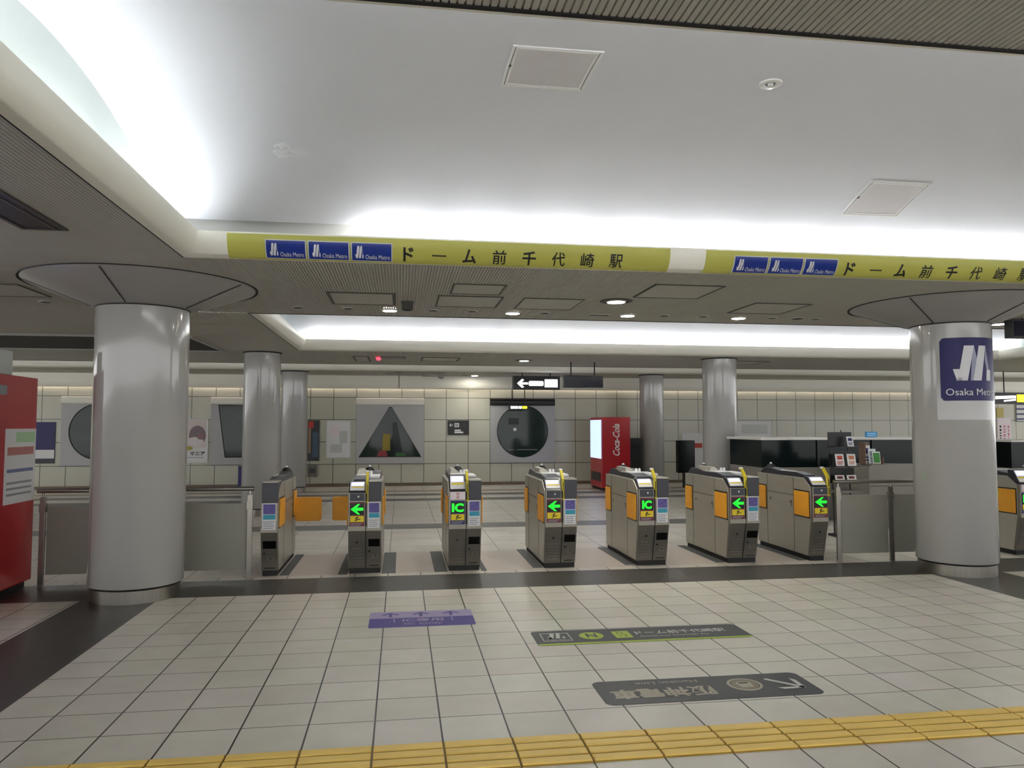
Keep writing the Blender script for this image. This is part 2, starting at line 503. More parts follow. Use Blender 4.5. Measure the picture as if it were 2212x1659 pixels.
# ---- fluorescent tubes in the coves
def tubes(label, group, pts, m='tube'):
    for (p, q) in pts:
        p, q = Vector(p), Vector(q)
        c = (p + q) / 2
        o = MB().tube(p - c, q - c, 0.014, 10).build('fluorescent_tube', M[m])
        o.location = c
        tag(o, label, 'light tube', group)
def row_x(y, xs, ln, z=2.822): return [((x, y, z), (x + ln, y, z)) for x in xs]
def frange(a, b, s):
    out = []
    while a < b: out.append(a); a += s
    return out
tubes('fluorescent tube in the cove just behind the lime station-name beam', 'tubes behind the station-name beam', row_x(C1[3] - 0.02, frange(-0.30, 10.8, 0.635), 0.52), 'tubefar')
tubes('fluorescent tube in the cove along the near rim of the big white vault', 'tubes along the near rim of the vault', row_x(C1[2] + 0.02, frange(-1.4, 10.8, 1.27), 1.2))
tubes('fluorescent tube in the cove along the left rim of the big white vault', 'tubes along the left rim of the vault', [((C1[0] + 0.05, y, 2.822), (C1[0] + 0.05, y + 0.85, 2.822)) for y in (2.6, 3.6, 4.6)], 'tubedim')
tubes('fluorescent tube in the far cove of the second vault beyond the gates', 'tubes in the far cove of the second vault', row_x(C2[3] - 0.02, frange(-1.5, 10.8, 0.635), 0.575))
tubes('fluorescent tube in the near cove of the second vault beyond the gates', 'tubes in the near cove of the second vault', row_x(C2[2] + 0.02, frange(-1.5, 10.8, 1.27), 1.2))
tubes('fluorescent tube in the narrow coffer nearest the far tiled wall', 'tubes in the coffer near the far wall', row_x(C3[3] - 0.02, frange(-11.5, 16.5, 1.27), 1.2))
tubes('unseen fluorescent tube added in the coffer behind the photographer', 'unseen tubes added in the coffer behind the photographer', row_x(C0[3] - 0.02, frange(-1.4, 10.8, 1.27), 1.2) + row_x(C0[2] + 0.02, frange(-1.4, 10.8, 1.27), 1.2))
tubes('fluorescent tube behind the cornice washing down the far wall', 'tubes behind the far wall cornice', row_x(YN - 0.055, frange(-12.5, 18, 1.27), 1.2, 2.47), 'tubewash')

# ================================================================== CEILING FITTINGS
def hatch(x0, x1, y0, y1, label, group='square access hatches in the ribbed ceiling', w=0.018, name='access_hatch', m='hatchframe', pm='soffit'):
    t = thing(name, label, 'ceiling hatch', ((x0 + x1) / 2, (y0 + y1) / 2, H), 0, group)
    a, b = (x1 - x0) / 2, (y1 - y0) / 2
    MB().ring(-a, a, -b, b, -0.007, 0.004, w).build('frame', M[m], t)
    MB().box(-a + w, a - w, -b + w, b - w, -0.004, 0.004).build('panel', M[pm], t)
    return t
hatch(-0.69, -0.06, 6.98, 7.66, 'dark-framed ceiling hatch below the blue signs at the left end of the beam', w=0.03)
hatch(0.435, 0.905, 6.415, 6.90, 'smaller ceiling hatch nearest the beam, first of the close pair')
hatch(0.335, 0.96, 7.02, 7.66, 'larger ceiling hatch just behind the small one of the close pair')
hatch(1.155, 1.755, 7.04, 7.69, 'faint-edged ceiling hatch between the close pair and the ringed downlight', w=0.012)
hatch(2.17, 2.81, 6.185, 6.84, 'large ceiling hatch right of the ringed downlight')
hatch(3.48, 4.09, 6.985, 7.65, 'ceiling hatch in front of the right column capital')
hatch(-3.75, -3.29, 6.995, 7.65, 'ceiling hatch left of the left column capital')
hatch(-0.85, -0.57, 13.35, 14.45, 'small hatch in the ceiling strip beyond the second vault, leftmost', w=0.03)
hatch(0.35, 1.05, 13.42, 14.12, 'square hatch in the ceiling strip beyond the second vault', w=0.04)
hatch(0.52, 1.03, 18.0, 18.5, 'small hatch in the ceiling close to the far tiled wall', w=0.035)
hatch(6.2, 6.9, 13.3, 14.0, 'hatch in the ceiling strip left of the right column logo', w=0.03)

def downlight(x, y, r, label, lit=True, ring=False, group=None):
    t = thing('downlight', label, 'ceiling light', (x, y, H), 0, group)
    if lit:
        MB().disc(0, 0, -0.012, r, 32, 0.010).build('lens', M['downlight'], t)
        MB().lathe([(r + 0.001, -0.002), (r + 0.001, -0.016), (r + 0.014, -0.012), (r + 0.016, 0.002)], n=32).build('rim', M['soffit'], t, smooth=True)
        if ring:
            MB().lathe([(r + 0.03, 0.002), (r + 0.03, -0.010), (r + 0.075, -0.006), (r + 0.078, 0.002)], n=40).build('outer_ring', M['hatchframe'], t, smooth=True)
    else:
        MB().disc(0, 0, -0.006, r, 24, 0.008).build('dark_insert', M['seam'], t)
        MB().lathe([(r, -0.002), (r, -0.009), (r + 0.012, -0.006), (r + 0.013, 0.002)], n=24).build('rim', M['soffit'], t, smooth=True)
    return t
for x, l in ((-0.126, 'lit round downlight below the blue signs, leftmost of its row'), (1.183, 'lit round downlight above the third ticket gate, second of its row'),
             (2.466, 'lit round downlight third from left in the row before the second vault'), (3.763, 'lit round downlight fourth from left, left of the right column'),
             (7.06, 'lit round downlight just right of the right column capital'), (8.4, 'lit round downlight at the far right end of the row')):
    downlight(x, 7.97, 0.072, l, True, False, 'lit downlights in the row before the second vault')
downlight(2.08, 7.09, 0.085, 'larger ringed downlight standing forward of the row, lit', True, True)
downlight(2.256, 13.75, 0.085, 'lit downlight in the ceiling strip beyond the second vault', True, True)
downlight(1.749, 18.0, 0.08, 'lit small downlight next to the hanging arrow sign by the far wall', True)
for x in (-1.065, -0.551, 0.325, 0.74, 1.529, 2.879, 3.33, 4.149, 4.458, 4.68, -3.473):
    nm = {-1.065: 'unlit dark downlight at the left end of the row near the column', -0.551: 'unlit dark downlight between the framed hatch and the first lit lamp', 0.325: 'unlit dark downlight behind the larger hatch, left one',
          0.74: 'unlit dark downlight behind the larger hatch, right one', 1.529: 'unlit dark downlight just right of the second lit lamp', 2.879: 'unlit dark downlight right of the third lit lamp',
          3.33: 'unlit dark downlight left of the fourth lit lamp', 4.149: 'unlit dark downlight first right of the fourth lit lamp', 4.458: 'unlit dark downlight second right of the fourth lit lamp',
          4.68: 'unlit dark downlight third right of the fourth lit lamp', -3.473: 'unlit dark downlight left of the left column capital'}[x]
    downlight(x, 7.94, 0.05 if x != 4.458 else 0.065, nm, False, False, 'unlit downlights in the row before the second vault')
for x, y, l in ((-0.62, 18.0, 'small dark round fitting near the far wall left of the small hatch'), (1.5, 17.9, 'small dark round fitting left of the lamp by the far wall')):
    downlight(x, y, 0.09, l, False)

t = thing('ceiling_sensor', 'grey box sensor hanging from the ceiling right of the framed hatch', 'sensor', (0.053, 7.44, H))
MB().lathe([(0.0001, -0.085), (0.05, -0.085), (0.058, -0.075), (0.058, -0.012), (0.064, -0.012), (0.064, 0.0)], n=24).build('housing', M['hatchframe'], t, smooth=True)
MB().disc(0, 0, -0.087, 0.03, 20, 0.003).build('lens', M['seam'], t)
t = thing('ceiling_speaker', 'shallow pinkish speaker grille beside the third lit downlight', 'speaker', (2.148, 8.0, H))
MB().prism(rrect(-0.11, 0.11, -0.05, 0.05, 0.02), 'z', -0.006, 0.002).build('grille', M['hatchframe'], t)
MB().ring(-0.12, 0.12, -0.06, 0.06, -0.008, 0.002, 0.012).build('frame', M['soffit'], t)
t = thing('alarm_panel', 'narrow ceiling panel with a red lamp beyond the second vault', 'alarm', (-0.17, 13.55, H))
MB().ring(-0.20, 0.24, -0.14, 0.14, -0.01, 0.003, 0.03).build('frame', M['hatchframe'], t)
MB().box(-0.17, 0.21, -0.11, 0.11, -0.006, 0.003).build('panel', M['soffit'], t)
MB().lathe([(0.0001, -0.06), (0.03, -0.052), (0.045, -0.02), (0.045, -0.006)], -0.235, 0.0, 20).build('red_lamp', M['ledred'], t, smooth=True)

# linear diffuser at upper left, long dark louvre beyond the left column
t = thing('air_diffuser', 'long black slot diffuser in the ribbed ceiling at upper left', 'air vent', (-2.20, 4.0, H))
MB().box(-0.115, 0.115, -1.2, 0.97, -0.006, 0.004).build('slot', M['black'], t)
MB().ring(-0.135, 0.135, -1.22, 0.99, -0.012, 0.004, 0.02).build('frame', M['hatchframe'], t)
MB().box(0.06, 0.07, -1.19, 0.96, -0.010, -0.005).build('blade', M['gatedark'], t)
t = thing('ceiling_louvre', 'wide dark louvre recess in the ceiling beyond the left column', 'air vent', (-5.4, 11.75, H))
MB().box(-2.5, 2.53, -0.95, 0.95, -0.004, 0.004).build('recess', M['recess'], t)
MB().ring(-2.56, 2.57, -1.0, 1.0, -0.025, 0.004, 0.04).build('frame', M['capital'], t)

# fittings on the vault
def on_vault(x, y, off=0.0):
    return Vector((x, y, vz(y))) + vn(y) * off
def vault_hatch(x0, x1, y0, y1, label):
    cx, cy = (x0 + x1) / 2, (y0 + y1) / 2
    base = on_vault(cx, cy)
    t = thing('vault_hatch', label, 'ceiling hatch', base, 0, 'white-framed hatches in the vault')
    def slab(a0, a1, b0, b1, o0, o1, mb):
        n = 8; vs = []
        for k in range(n + 1):
            y = b0 + (b1 - b0) * k / n
            for x, o in ((a0, o0), (a1, o0), (a1, o1), (a0, o1)): vs.append(on_vault(x, y, o) - base)
        fs = [(3, 2, 1, 0), tuple(4 * n + i for i in range(4))]
        for k in range(n):
            for i in range(4): fs.append((4 * k + i, 4 * k + (i + 1) % 4, 4 * k + 4 + (i + 1) % 4, 4 * k + 4 + i))
        mb.add(vs, fs)
    w = 0.013
    for nm, g, o in (('outer_frame', 0.0, 0.006), ('inner_frame', 0.02, 0.005)):
        mb = MB(); a0, a1, b0, b1 = x0 + g, x1 - g, y0 + g, y1 - g
        slab(a0, a1, b0, b0 + w, -0.004, o, mb); slab(a0, a1, b1 - w, b1, -0.004, o, mb)
        slab(a0, a0 + w, b0 + w, b1 - w, -0.004, o, mb); slab(a1 - w, a1, b0 + w, b1 - w, -0.004, o, mb)
        mb.build(nm, M['whiteframe'], t)
    mb = MB(); slab(x0 + 0.033, x1 - 0.033, y0 + 0.033, y1 - 0.033, -0.004, 0.003, mb)
    mb.build('panel', M['pinkpanel'], t)
    mb = MB(); slab(x0 + 0.013, x0 + 0.02, y0 + 0.013, y1 - 0.013, -0.004, 0.002, mb); slab(x1 - 0.02, x1 - 0.013, y0 + 0.013, y1 - 0.013, -0.004, 0.002, mb)
    mb.build('gap', M['greyink'], t)
    mb = MB(); slab(x0 + 0.012, x0 + 0.024, (y0 + y1) / 2 - 0.012, (y0 + y1) / 2 + 0.006, 0.0, 0.009, mb)
    mb.build('latch', M['hatchframe'], t)
vault_hatch(0.537, 1.005, 3.597, 4.07, 'white-framed square hatch near the middle of the vault, pinkish panel')
vault_hatch(3.355, 3.83, 4.90, 5.305, 'white-framed square hatch low on the vault at right')
b0 = on_vault(2.022, 3.833)
t = thing('vault_sprinkler', 'round recessed white fitting on the vault right of the middle hatch', 'ceiling fitting', b0)
MB().lathe([(0.03, -0.002), (0.036, -0.010), (0.062, -0.008), (0.066, 0.004)], n=32).build('flange', M['whiteframe'], t, smooth=True)
MB().lathe([(0.0001, -0.004), (0.03, -0.002)], n=24).build('cup', M['greyink'], t)
MB().lathe([(0.0001, -0.014), (0.012, -0.012), (0.016, -0.003)], n=16).build('head', M['whiteframe'], t, smooth=True)
# flaking paint patch
bl = MB(); nseg, nr = 28, 5
ctr = on_vault(-0.73, 4.91)
vs = []; fs = []
rnd = random.Random(3)
for j in range(nr + 1):
    for i in range(nseg):
        a = 2 * math.pi * i / nseg
        rr = j / nr * (1 + 0.18 * math.sin(3 * a + 1) + 0.1 * math.sin(7 * a))
        x, y = -0.73 + 0.105 * rr * math.cos(a), 4.91 + 0.075 * rr * math.sin(a)
        vs.append(on_vault(x, y, (0.001 if j == nr else 0.004 + 0.007 * rnd.random())) - ctr)
for j in range(nr):
    for i in range(nseg):
        fs.append((j * nseg + i, j * nseg + (i + 1) % nseg, (j + 1) * nseg + (i + 1) % nseg, (j + 1) * nseg + i))
fs.append(tuple(range(nseg)))
o = bl.add(vs, fs).build('paint_blister', M['blister']); o.location = ctr
tag(o, 'small patch of flaking white paint on the left of the vault', 'paint patch')

# ================================================================== STATION NAME BEAM SIGNS
YB = C1[3]
def arcpos(s, off):
    """point on the rim profile: s = 0 at the bottom, 1 at the lip"""
    # equal steps of the height in view
    t = math.radians(6 + 82 * s)
    n = Vector((0, -math.sin(t) / 0.12, -math.cos(t) / 0.165)).normalized()
    return Vector((0, YB - 0.12 * math.sin(t), H + 0.165 - 0.165 * math.cos(t))) + n * off
# arc length table for even lettering heights
TB = [arcpos(k / 60, 0) for k in range(61)]
AL = [0.0]
for k in range(60): AL.append(AL[-1] + (TB[k + 1] - TB[k]).length)
ALEN = AL[-1]
def on_rim(x, v, off):
    """v = distance up the rim face from its lower edge (m)"""
    v = max(0.0, min(ALEN, v))
    k = 0
    while k < 59 and AL[k + 1] < v: k += 1
    s = (k + (v - AL[k]) / (AL[k + 1] - AL[k])) / 60
    p = arcpos(s, off); p.x = x
    return p
def rim_slab(x0, x1, v0, v1, o0, o1, n=16):
    mb = MB(); vs = []
    for k in range(n + 1):
        v = v0 + (v1 - v0) * k / n
        vs += [on_rim(x0, v, o0), on_rim(x1, v, o0), on_rim(x1, v, o1), on_rim(x0, v, o1)]
    fs = [(0, 1, 2, 3), tuple(4 * n + i for i in range(4))]
    for k in range(n):
        for i in range(4): fs.append((4 * k + i, 4 * k + (i + 1) % 4, 4 * k + 4 + (i + 1) % 4, 4 * k + 4 + i))
    return mb.add(vs, fs)
LOGO_L = [[(0.02, 0.33), (0.20, 0.33), (0.22, 0.22), (0.29, 0.0), (0.10, 0.0)], [(0.27, 1.0), (0.50, 1.0), (0.33, 0.0), (0.09, 0.0), (0.13, 0.1)],
          [(0.62, 1.0), (0.82, 1.0), (0.67, 0.0), (0.46, 0.0)], [(0.84, 0.31), (0.98, 0.31), (0.97, 0.0), (0.82, 0.0)]]
LOGO_D = [[(0.50, 1.0), (0.585, 0.5), (0.50, 0.0), (0.40, 0.0), (0.44, 0.6)], [(0.82, 1.0), (0.93, 0.31), (0.84, 0.31), (0.79, 0.6)]]
def banner(x0, x1, blues, text_x, span, which):
    t = thing('station_name_banner', 'lime banner strip with three blue signs and black station name, %s of two' % which, 'banner', (0, 0, 0), 0, 'lime station-name banners on the beam')
    rim_slab(x0, x1, 0.0, ALEN, 0.0005, 0.003).build('strip', M['lime'], t)
    for i, (a, b) in enumerate(blues):
        p = rim_slab(a, b, 0.028, 0.172, 0.003, 0.009).build('logo_plate', M['silveredge'], t)
        rim_slab(a + 0.008, b - 0.008, 0.036, 0.165, 0.009, 0.0105).build('blue_field', M['blue'], p)
        lx, ly, lw, lh = a + 0.03, 0.058, 0.062, 0.088
        polys_obj('emblem', [[(u * lw, w * lh) for u, w in pl] for pl in LOGO_L], M['logo_l'], p, lambda u, w: on_rim(lx + u, ly + w, 0.012), 5)
        polys_obj('emblem_shade', [[(u * lw, w * lh) for u, w in pl] for pl in LOGO_D], M['logo_d'], p, lambda u, w: on_rim(lx + u, ly + w, 0.0118), 5)
        tx = a + 0.105
        lettering('lettering', 'Osaka Metro', M['logo_l'], p, (0, 0, 0), (1, 0, 0), (0, 1, 0), w=b - 0.018 - tx, h=0.034, warp=lambda u, w: on_rim(tx + u, 0.052 + w, 0.012), anchor='l', cuts=3, bold=0.0)
    for ch, cx in zip('ドーム前千代崎駅', [text_x + span * k for k in range(8)]):
        hh = 0.115 if ch != 'ー' else 0.012
        ww = 0.105 if ch not in 'ド' else 0.078
        lettering('character', ch, M['blackink'], t, (0, 0, 0), (1, 0, 0), (0, 1, 0), w=ww, h=hh, bold=0.028 if ch in 'ドーム千' else 0.012, cuts=8,
                  warp=(lambda cx, hh: lambda u, w: on_rim(cx + u, 0.092 + w, 0.0045))(cx, hh))
banner(-1.248, 2.077, [(-0.985, -0.695), (-0.685, -0.385), (-0.375, -0.073)], 0.045, 0.2285, 'left')
banner(2.371, 5.70, [(2.605, 2.895), (2.905, 3.195), (3.205, 3.495)], 3.615, 0.2285, 'right')

# ================================================================== COLUMNS
def column(x, y, r, label, big=True, group='round white columns'):
    t = thing('column', label, 'column', (x, y, 0), 0, group)
    ztop = 2.465 if big else H
    MB().lathe([(r - 0.02, 0.0), (r - 0.02, 0.105), (r - 0.035, 0.115)], n=72).build('plinth', M['steel'], t, smooth=True)
    MB().lathe([(r - 0.035, 0.10), (r - 0.035, 0.128)], n=72).build('shadow_gap', M['seam'], t)
    MB().lathe([(r - 0.03, 0.122), (r - 0.004, 0.124), (r, 0.130), (r, ztop)], n=96).build('shaft', M['column'], t, smooth=True)
    for a in (math.atan2(-y, -x) - 1.20, math.atan2(-y, -x) + 1.25):
        MB().lathe([(r - 0.002, 0.13), (r + 0.0012, 0.13), (r + 0.0012, ztop), (r - 0.002, ztop)], n=1, a0=a, a1=a + 0.008).build('joint', M['seam'], t)
    if big:
        MB().lathe([(r + 0.002, ztop - 0.004), (r + 0.004, ztop + 0.006), (r + 0.0, ztop + 0.008)], n=72).build('neck_gap', M['seam'], t)
        MB().lathe([(r, ztop + 0.006), (r + 0.03, ztop + 0.012), (0.915, H - 0.012), (0.925, H - 0.001)], n=96).build('capital', M['capital'], t, smooth=True)
        MB().lathe([(0.925, H - 0.001), (0.945, H - 0.008), (0.948, H + 0.002)], n=96).build('rim_gap', M['seam'], t)
        # panel joints of the cone
        av = math.atan2(-y, -x)
        for a in (av - 0.35, av + 0.95, av - 1.55, av + 2.2):
            ca, sa = math.cos(a), math.sin(a); ta, tb = -sa, ca
            r0, z0, r1, z1 = r + 0.03, ztop + 0.010, 0.915, H - 0.014
            w = 0.004
            vs = [(r0 * ca + w * ta, r0 * sa + w * tb, z0), (r0 * ca - w * ta, r0 * sa - w * tb, z0), (r1 * ca - w * ta, r1 * sa - w * tb, z1), (r1 * ca + w * ta, r1 * sa + w * tb, z1)]
            vs += [(p, q, s_ - 0.004) for p, q, s_ in vs]
            MB().add(vs, [(0, 1, 2, 3), (7, 6, 5, 4), (0, 4, 5, 1), (1, 5, 6, 2), (2, 6, 7, 3), (3, 7, 4, 0)]).build('cone_joint', M['seam'], t)
    else:
        MB().lathe([(r + 0.001, H - 0.02), (r + 0.018, H - 0.012), (r + 0.02, H)], n=64).build('collar', M['seam'], t)
    return t
column(-2.237, 6.94, 0.375, 'large white column with flared capital at left, nearest')
column(5.535, 6.90, 0.368, 'large white column with flared capital at right carrying the blue logo')
column(-2.29, 12.96, 0.295, 'white column behind the left railing, beyond the gate line', False)
column(-2.36, 17.3, 0.285, 'white column before the far wall, just right of the left back column', False)
column(5.73, 12.96, 0.305, 'white column beyond the gates behind the fifth and sixth gate', False)
column(5.93, 17.3, 0.285, 'white column before the far wall right of the red machine', False)

# big logo poster on the right column
cx, cy, cr = 5.535, 6.90, 0.368
av = math.atan2(-cy, -cx)
def on_col(a, z, off):       # a = metres along the surface, to the right as seen from the camera
    an = av + a / cr
    return Vector((cx + (cr + off) * math.cos(an), cy + (cr + off) * math.sin(an), z))
def col_slab(a0, a1, z0, z1, o0, o1, r=0.0):
    mb = MB(); n = 24; vs = []
    for k in range(n + 1):
        a = a0 + (a1 - a0) * k / n
        i = 0.0
        if r:
            d = min(a - a0, a1 - a)
            if d < r: i = r - math.sqrt(max(0, r * r - (r - d) ** 2))
        vs += [on_col(a, z0 + i, o0), on_col(a, z0 + i, o1), on_col(a, z1 - i, o1), on_col(a, z1 - i, o0)]
    fs = [(0, 1, 2, 3), tuple(4 * n + i for i in range(4))]
    for k in range(n):
        for i in range(4): fs.append((4 * k + i, 4 * k + (i + 1) % 4, 4 * k + 4 + (i + 1) % 4, 4 * k + 4 + i))
    return mb.add(vs, fs)
t = thing('logo_poster', 'blue rounded logo poster wrapped round the right column', 'poster', (0, 0, 0))
col_slab(-0.125, 0.52, 1.515, 2.385, 0.0005, 0.002).build('backing_film', M['column'], t, smooth=True)
A0, A1, Z0, Z1 = -0.09, 0.50, 1.70, 2.315
col_slab(A0, A1, Z0, Z1, 0.002, 0.004, 0.035).build('blue_field', M['darkblue'], t, smooth=True)
LX, LZ, LW, LH = 0.01, 1.895, 0.40, 0.34
polys_obj('emblem', [[(u * LW, w * LH) for u, w in pl] for pl in LOGO_L], M['logo_l'], t, lambda u, w: on_col(LX + u, LZ + w, 0.006), 10)
polys_obj('emblem_shade', [[(u * LW, w * LH) for u, w in pl] for pl in LOGO_D], M['logo_d'], t, lambda u, w: on_col(LX + u, LZ + w, 0.0055), 10)
lettering('lettering', 'Osaka Metro', M['logo_l'], t, (0, 0, 0), (1, 0, 0), (0, 0, 1), w=0.50, h=0.066, warp=lambda u, w: on_col(-0.045 + u, 1.752 + w, 0.006), anchor='l', bold=0.0, cuts=3)

# ================================================================== TICKET GATES
def gate(x, y, w, label, kind='arrow', half=None, flaps=(), length=1.25, mats=None):
    """origin at the middle of the front foot; front looks towards -y"""
    t = thing('ticket_gate', label, 'ticket gate', (x, y, 0), 0, 'ticket gates in the row')
    a = w / 2
    Lh = length
    # body : side outline (y, z)
    ZT = 0.885
    MB().box(-a + 0.012, a - 0.012, 0.095, Lh - 0.02, 0.0, 0.05).build('base', M['blackbase'], t)
    MB().prism([(0.115, 0.05), (Lh, 0.05), (Lh, ZT), (0.17, ZT), (0.045, 0.80), (0.045, 0.43)], 'x', -a, a).build('body', M['gatesteel'], t, bevel=0.006)
    # tapered dark lower front
    MB().prism([(0.10, 0.048), (0.125, 0.048), (0.06, 0.435), (0.0, 0.435)], 'x', -a + 0.004, a - 0.004).build('lower_front', M['gatedark'], t, bevel=0.003)
    MB().box(-a + 0.002, a - 0.002, -0.004, 0.05, 0.425, 0.475).build('front_band', M['gatefront'], t, bevel=0.004)
    has_l = half in (None, 'left'); has_r = half in (None, 'right')
    mid = 0.01 if half is None else (a if half == 'left' else -a)
    def front_y(z): return 0.10 * (0.435 - z) / 0.387
    def low_box(nm, x0, x1, z0, z1, m, d=0.006):
        y0, y1 = front_y(z0), front_y(z1)
        return MB().add([(x0, y0 - d, z0), (x1, y0 - d, z0), (x1, y1 - d, z1), (x0, y1 - d, z1), (x0, y0 + 0.01, z0), (x1, y0 + 0.01, z0), (x1, y1 + 0.01, z1), (x0, y1 + 0.01, z1)],
                        [(0, 1, 2, 3), (7, 6, 5, 4), (0, 4, 5, 1), (1, 5, 6, 2), (2, 6, 7, 3), (3, 7, 4, 0)]).build(nm, m, t)
    def louvres(xa, xb):
        for k in range(6):
            z = 0.085 + k * 0.032
            low_box('louvre', xa, xb, z, z + 0.013, M['gatefront'], 0.007)
    if half is None:
        MB().prism([(0.0935, 0.05), (0.11, 0.05), (0.05, 0.80), (-0.0055, 0.80), (-0.0055, 0.435)], 'x', mid - 0.004, mid + 0.004).build('centre_strip', M['seam'], t)
    if has_l:
        xl0, xl1 = -a + 0.016, (mid - 0.014 if half is None else a - 0.012)
        # upper left front: display column
        MB().box(-a + 0.006, xl1 + 0.006, -0.002, 0.05, 0.475, 0.80).build('display_housing', M['gatefront'], t, bevel=0.004)
        border = M['navyprint'] if kind == 'ic' else M['maroon']
        MB().box(xl0, xl1, -0.006, 0.0, 0.475, 0.71).build('display_border', border, t)
        MB().box(xl0 + 0.006, xl1 - 0.006, -0.009, -0.004, 0.585, 0.695).build('display_screen', M['glass_black'], t)
        dx, dz, sw = (xl0 + xl1) / 2, 0.640, (xl1 - xl0)
        if kind == 'ic':
            lettering('green_letters', 'IC', M['green_led'], t, (dx, -0.0105, dz), (1, 0, 0), (0, 0, 1), w=sw * 0.80, h=0.085, bold=0.035)
        elif kind == 'arrow':
            s = sw * 0.42
            polys_obj('green_arrow', [[(-s, 0), (0.15 * s, 0.050), (0.45 * s, 0.050), (-0.35 * s, 0.0)], [(-s, 0), (-0.35 * s, 0.0), (0.45 * s, -0.050), (0.15 * s, -0.050)],
                                      [(-0.5 * s, 0.013), (s, 0.013), (s, -0.013), (-0.5 * s, -0.013)]], M['green_led'], t, lambda u, v: Vector((dx + u, -0.0105, dz + v)))
        MB().box(xl0 + 0.006, xl1 - 0.006, -0.009, -0.005, 0.515, 0.575).build('yellow_sticker', M['yelsticker'], t)
        polys_obj('pictogram', [[(-0.022, -0.022), (-0.010, -0.022), (0.004, 0.0), (-0.004, 0.006)], [(-0.018, 0.010), (0.010, 0.020), (0.012, 0.012), (-0.012, 0.0)], [(0.0, -0.004), (0.034, 0.004), (0.034, -0.004), (0.004, -0.012)], [(-0.002, 0.022), (0.008, 0.024), (0.008, 0.014), (-0.002, 0.012)]],
                  M['blackink'], t, lambda u, v: Vector((dx + u, -0.0102, 0.545 + v)))
        for k in range(2):
            MB().box(xl0 + 0.012, xl1 - 0.02 - 0.02 * k, -0.0085, -0.005, 0.497 - 0.014 * k, 0.503 - 0.014 * k).build('caption_line', M['greyink'], t)
        if half != 'left' or True:
            louvres(-a + 0.03, xl1 - 0.02) if kind != 'plain' else None
            low_box('lock', dx - 0.010, dx + 0.010, 0.305, 0.322, M['seam'], 0.008)
        # sloping reader top with small screen
        zt = 0.955 if kind == 'ic' else ZT + 0.015
        MB().prism([(0.0, 0.80), (0.045, 0.80), (0.17, ZT), (0.17, zt + 0.005), (0.10, zt), (0.012, 0.815)], 'x', -a + 0.006, xl1 + 0.004).build('reader_slope', M['hood'], t, bevel=0.003)
        def slope_patch(nm, u0, u1, s0, s1, m, off):
            def P(u, s):
                p0, p1 = Vector((0, 0.012, 0.815)), Vector((0, 0.10, zt))
                q = p0 + (p1 - p0) * s; n = Vector((0, -(zt - 0.815), 0.088)).normalized()
                q = q + n * off; q.x = u; return q
            b = [P(u0, s0), P(u1, s0), P(u1, s1), P(u0, s1)]
            c = [p + Vector((0, 0.003, -0.003)) for p in b]
            return MB().add(b + c, [(0, 1, 2, 3), (7, 6, 5, 4), (0, 4, 5, 1), (1, 5, 6, 2), (2, 6, 7, 3), (3, 7, 4, 0)]).build(nm, m, t)
        slope_patch('reader_plate', xl0, xl1, 0.06, 0.96, M['whitepl'], 0.002)
        slope_patch('reader_screen', xl0 + 0.012, xl1 - 0.012, 0.55, 0.92, M['lcd'], 0.004)
        slope_patch('yellow_line', xl0 + 0.012, xl1 - 0.012, 0.36, 0.46, M['yelsticker'], 0.004)
        if kind == 'ic':
            MB().box(xl0, xl1, -0.007, -0.002, 0.722, 0.795).build('notice', M['pinkpaper'], t)
            lettering('red_characters', '専\n用', M['redink'], t, (dx, -0.0085, 0.758), (1, 0, 0), (0, 0, 1), h=0.062, w=0.032)
        else:
            MB().box(xl0, xl1, -0.005, -0.001, 0.72, 0.795).build('dark_plate', M['hood'], t)
            MB().lathe([(0.0001, 0.0), (0.009, 0.0)], n=16).build('plate_lamp', M['whitepl'], t).matrix_local = Matrix.Translation((dx + 0.012, -0.007, 0.762)) @ Matrix.Rotation(math.radians(90), 4, 'X')
    if has_r:
        xr0, xr1 = (mid + 0.014 if half is None else -a + 0.012), a - 0.012
        MB().box(xr0 - 0.006, a - 0.004, -0.002, 0.05, 0.475, 0.715).build('sheet_housing', M['gatefront'], t, bevel=0.004)
        MB().box(xr0 + (0.012 if half is None else 0), a - 0.003, -0.004, 0.22, 0.712, 0.905).build('dark_block', M['hood'], t, bevel=0.005)
        MB().box(xr0 + (0.012 if half is None else 0), a - 0.003, 0.0, 0.225, 0.905, 0.918).build('block_top', M['gatesteel'], t, bevel=0.003)
        sx0, sx1 = xr0 + 0.008, xr1 - 0.008
        sh = MB().box(sx0, sx1, -0.006, 0.0, 0.455, 0.71).build('sticker_sheet', M['paper'], t)
        MB().box(sx0 + 0.008, sx1 - 0.004, -0.008, -0.005, 0.605, 0.70).build('photo_panel', M['purple'], sh)
        MB().box(sx0 + 0.008, sx1 - 0.004, -0.008, -0.005, 0.555, 0.60).build('teal_panel', M['teal'], sh)
        for k in range(4):
            MB().box(sx0 + 0.010, sx1 - 0.012 - 0.012 * (k % 2), -0.008, -0.005, 0.528 - 0.02 * k, 0.536 - 0.02 * k).build('text_line', M['greyink'], sh)
        if kind == 'back':
            louvres(xr0 + 0.01, xr1 - 0.01)
        else:
            low_box('black_window', xr0 + 0.012, xr1 - 0.006, 0.27, 0.345, M['glass_black'], 0.009)
            low_box('knob', xr0 + 0.012, xr0 + 0.030, 0.212, 0.228, M['seam'], 0.012)
            low_box('label_plate', xr0 + 0.04, xr1 - 0.02, 0.15, 0.19, M['gatefront'], 0.008)
            low_box('keyhole', xr0 + 0.075, xr0 + 0.085, 0.165, 0.176, M['seam'], 0.010)
            low_box('vent_slot', xr0 + 0.02, xr1 - 0.02, 0.07, 0.078, M['seam'], 0.007)
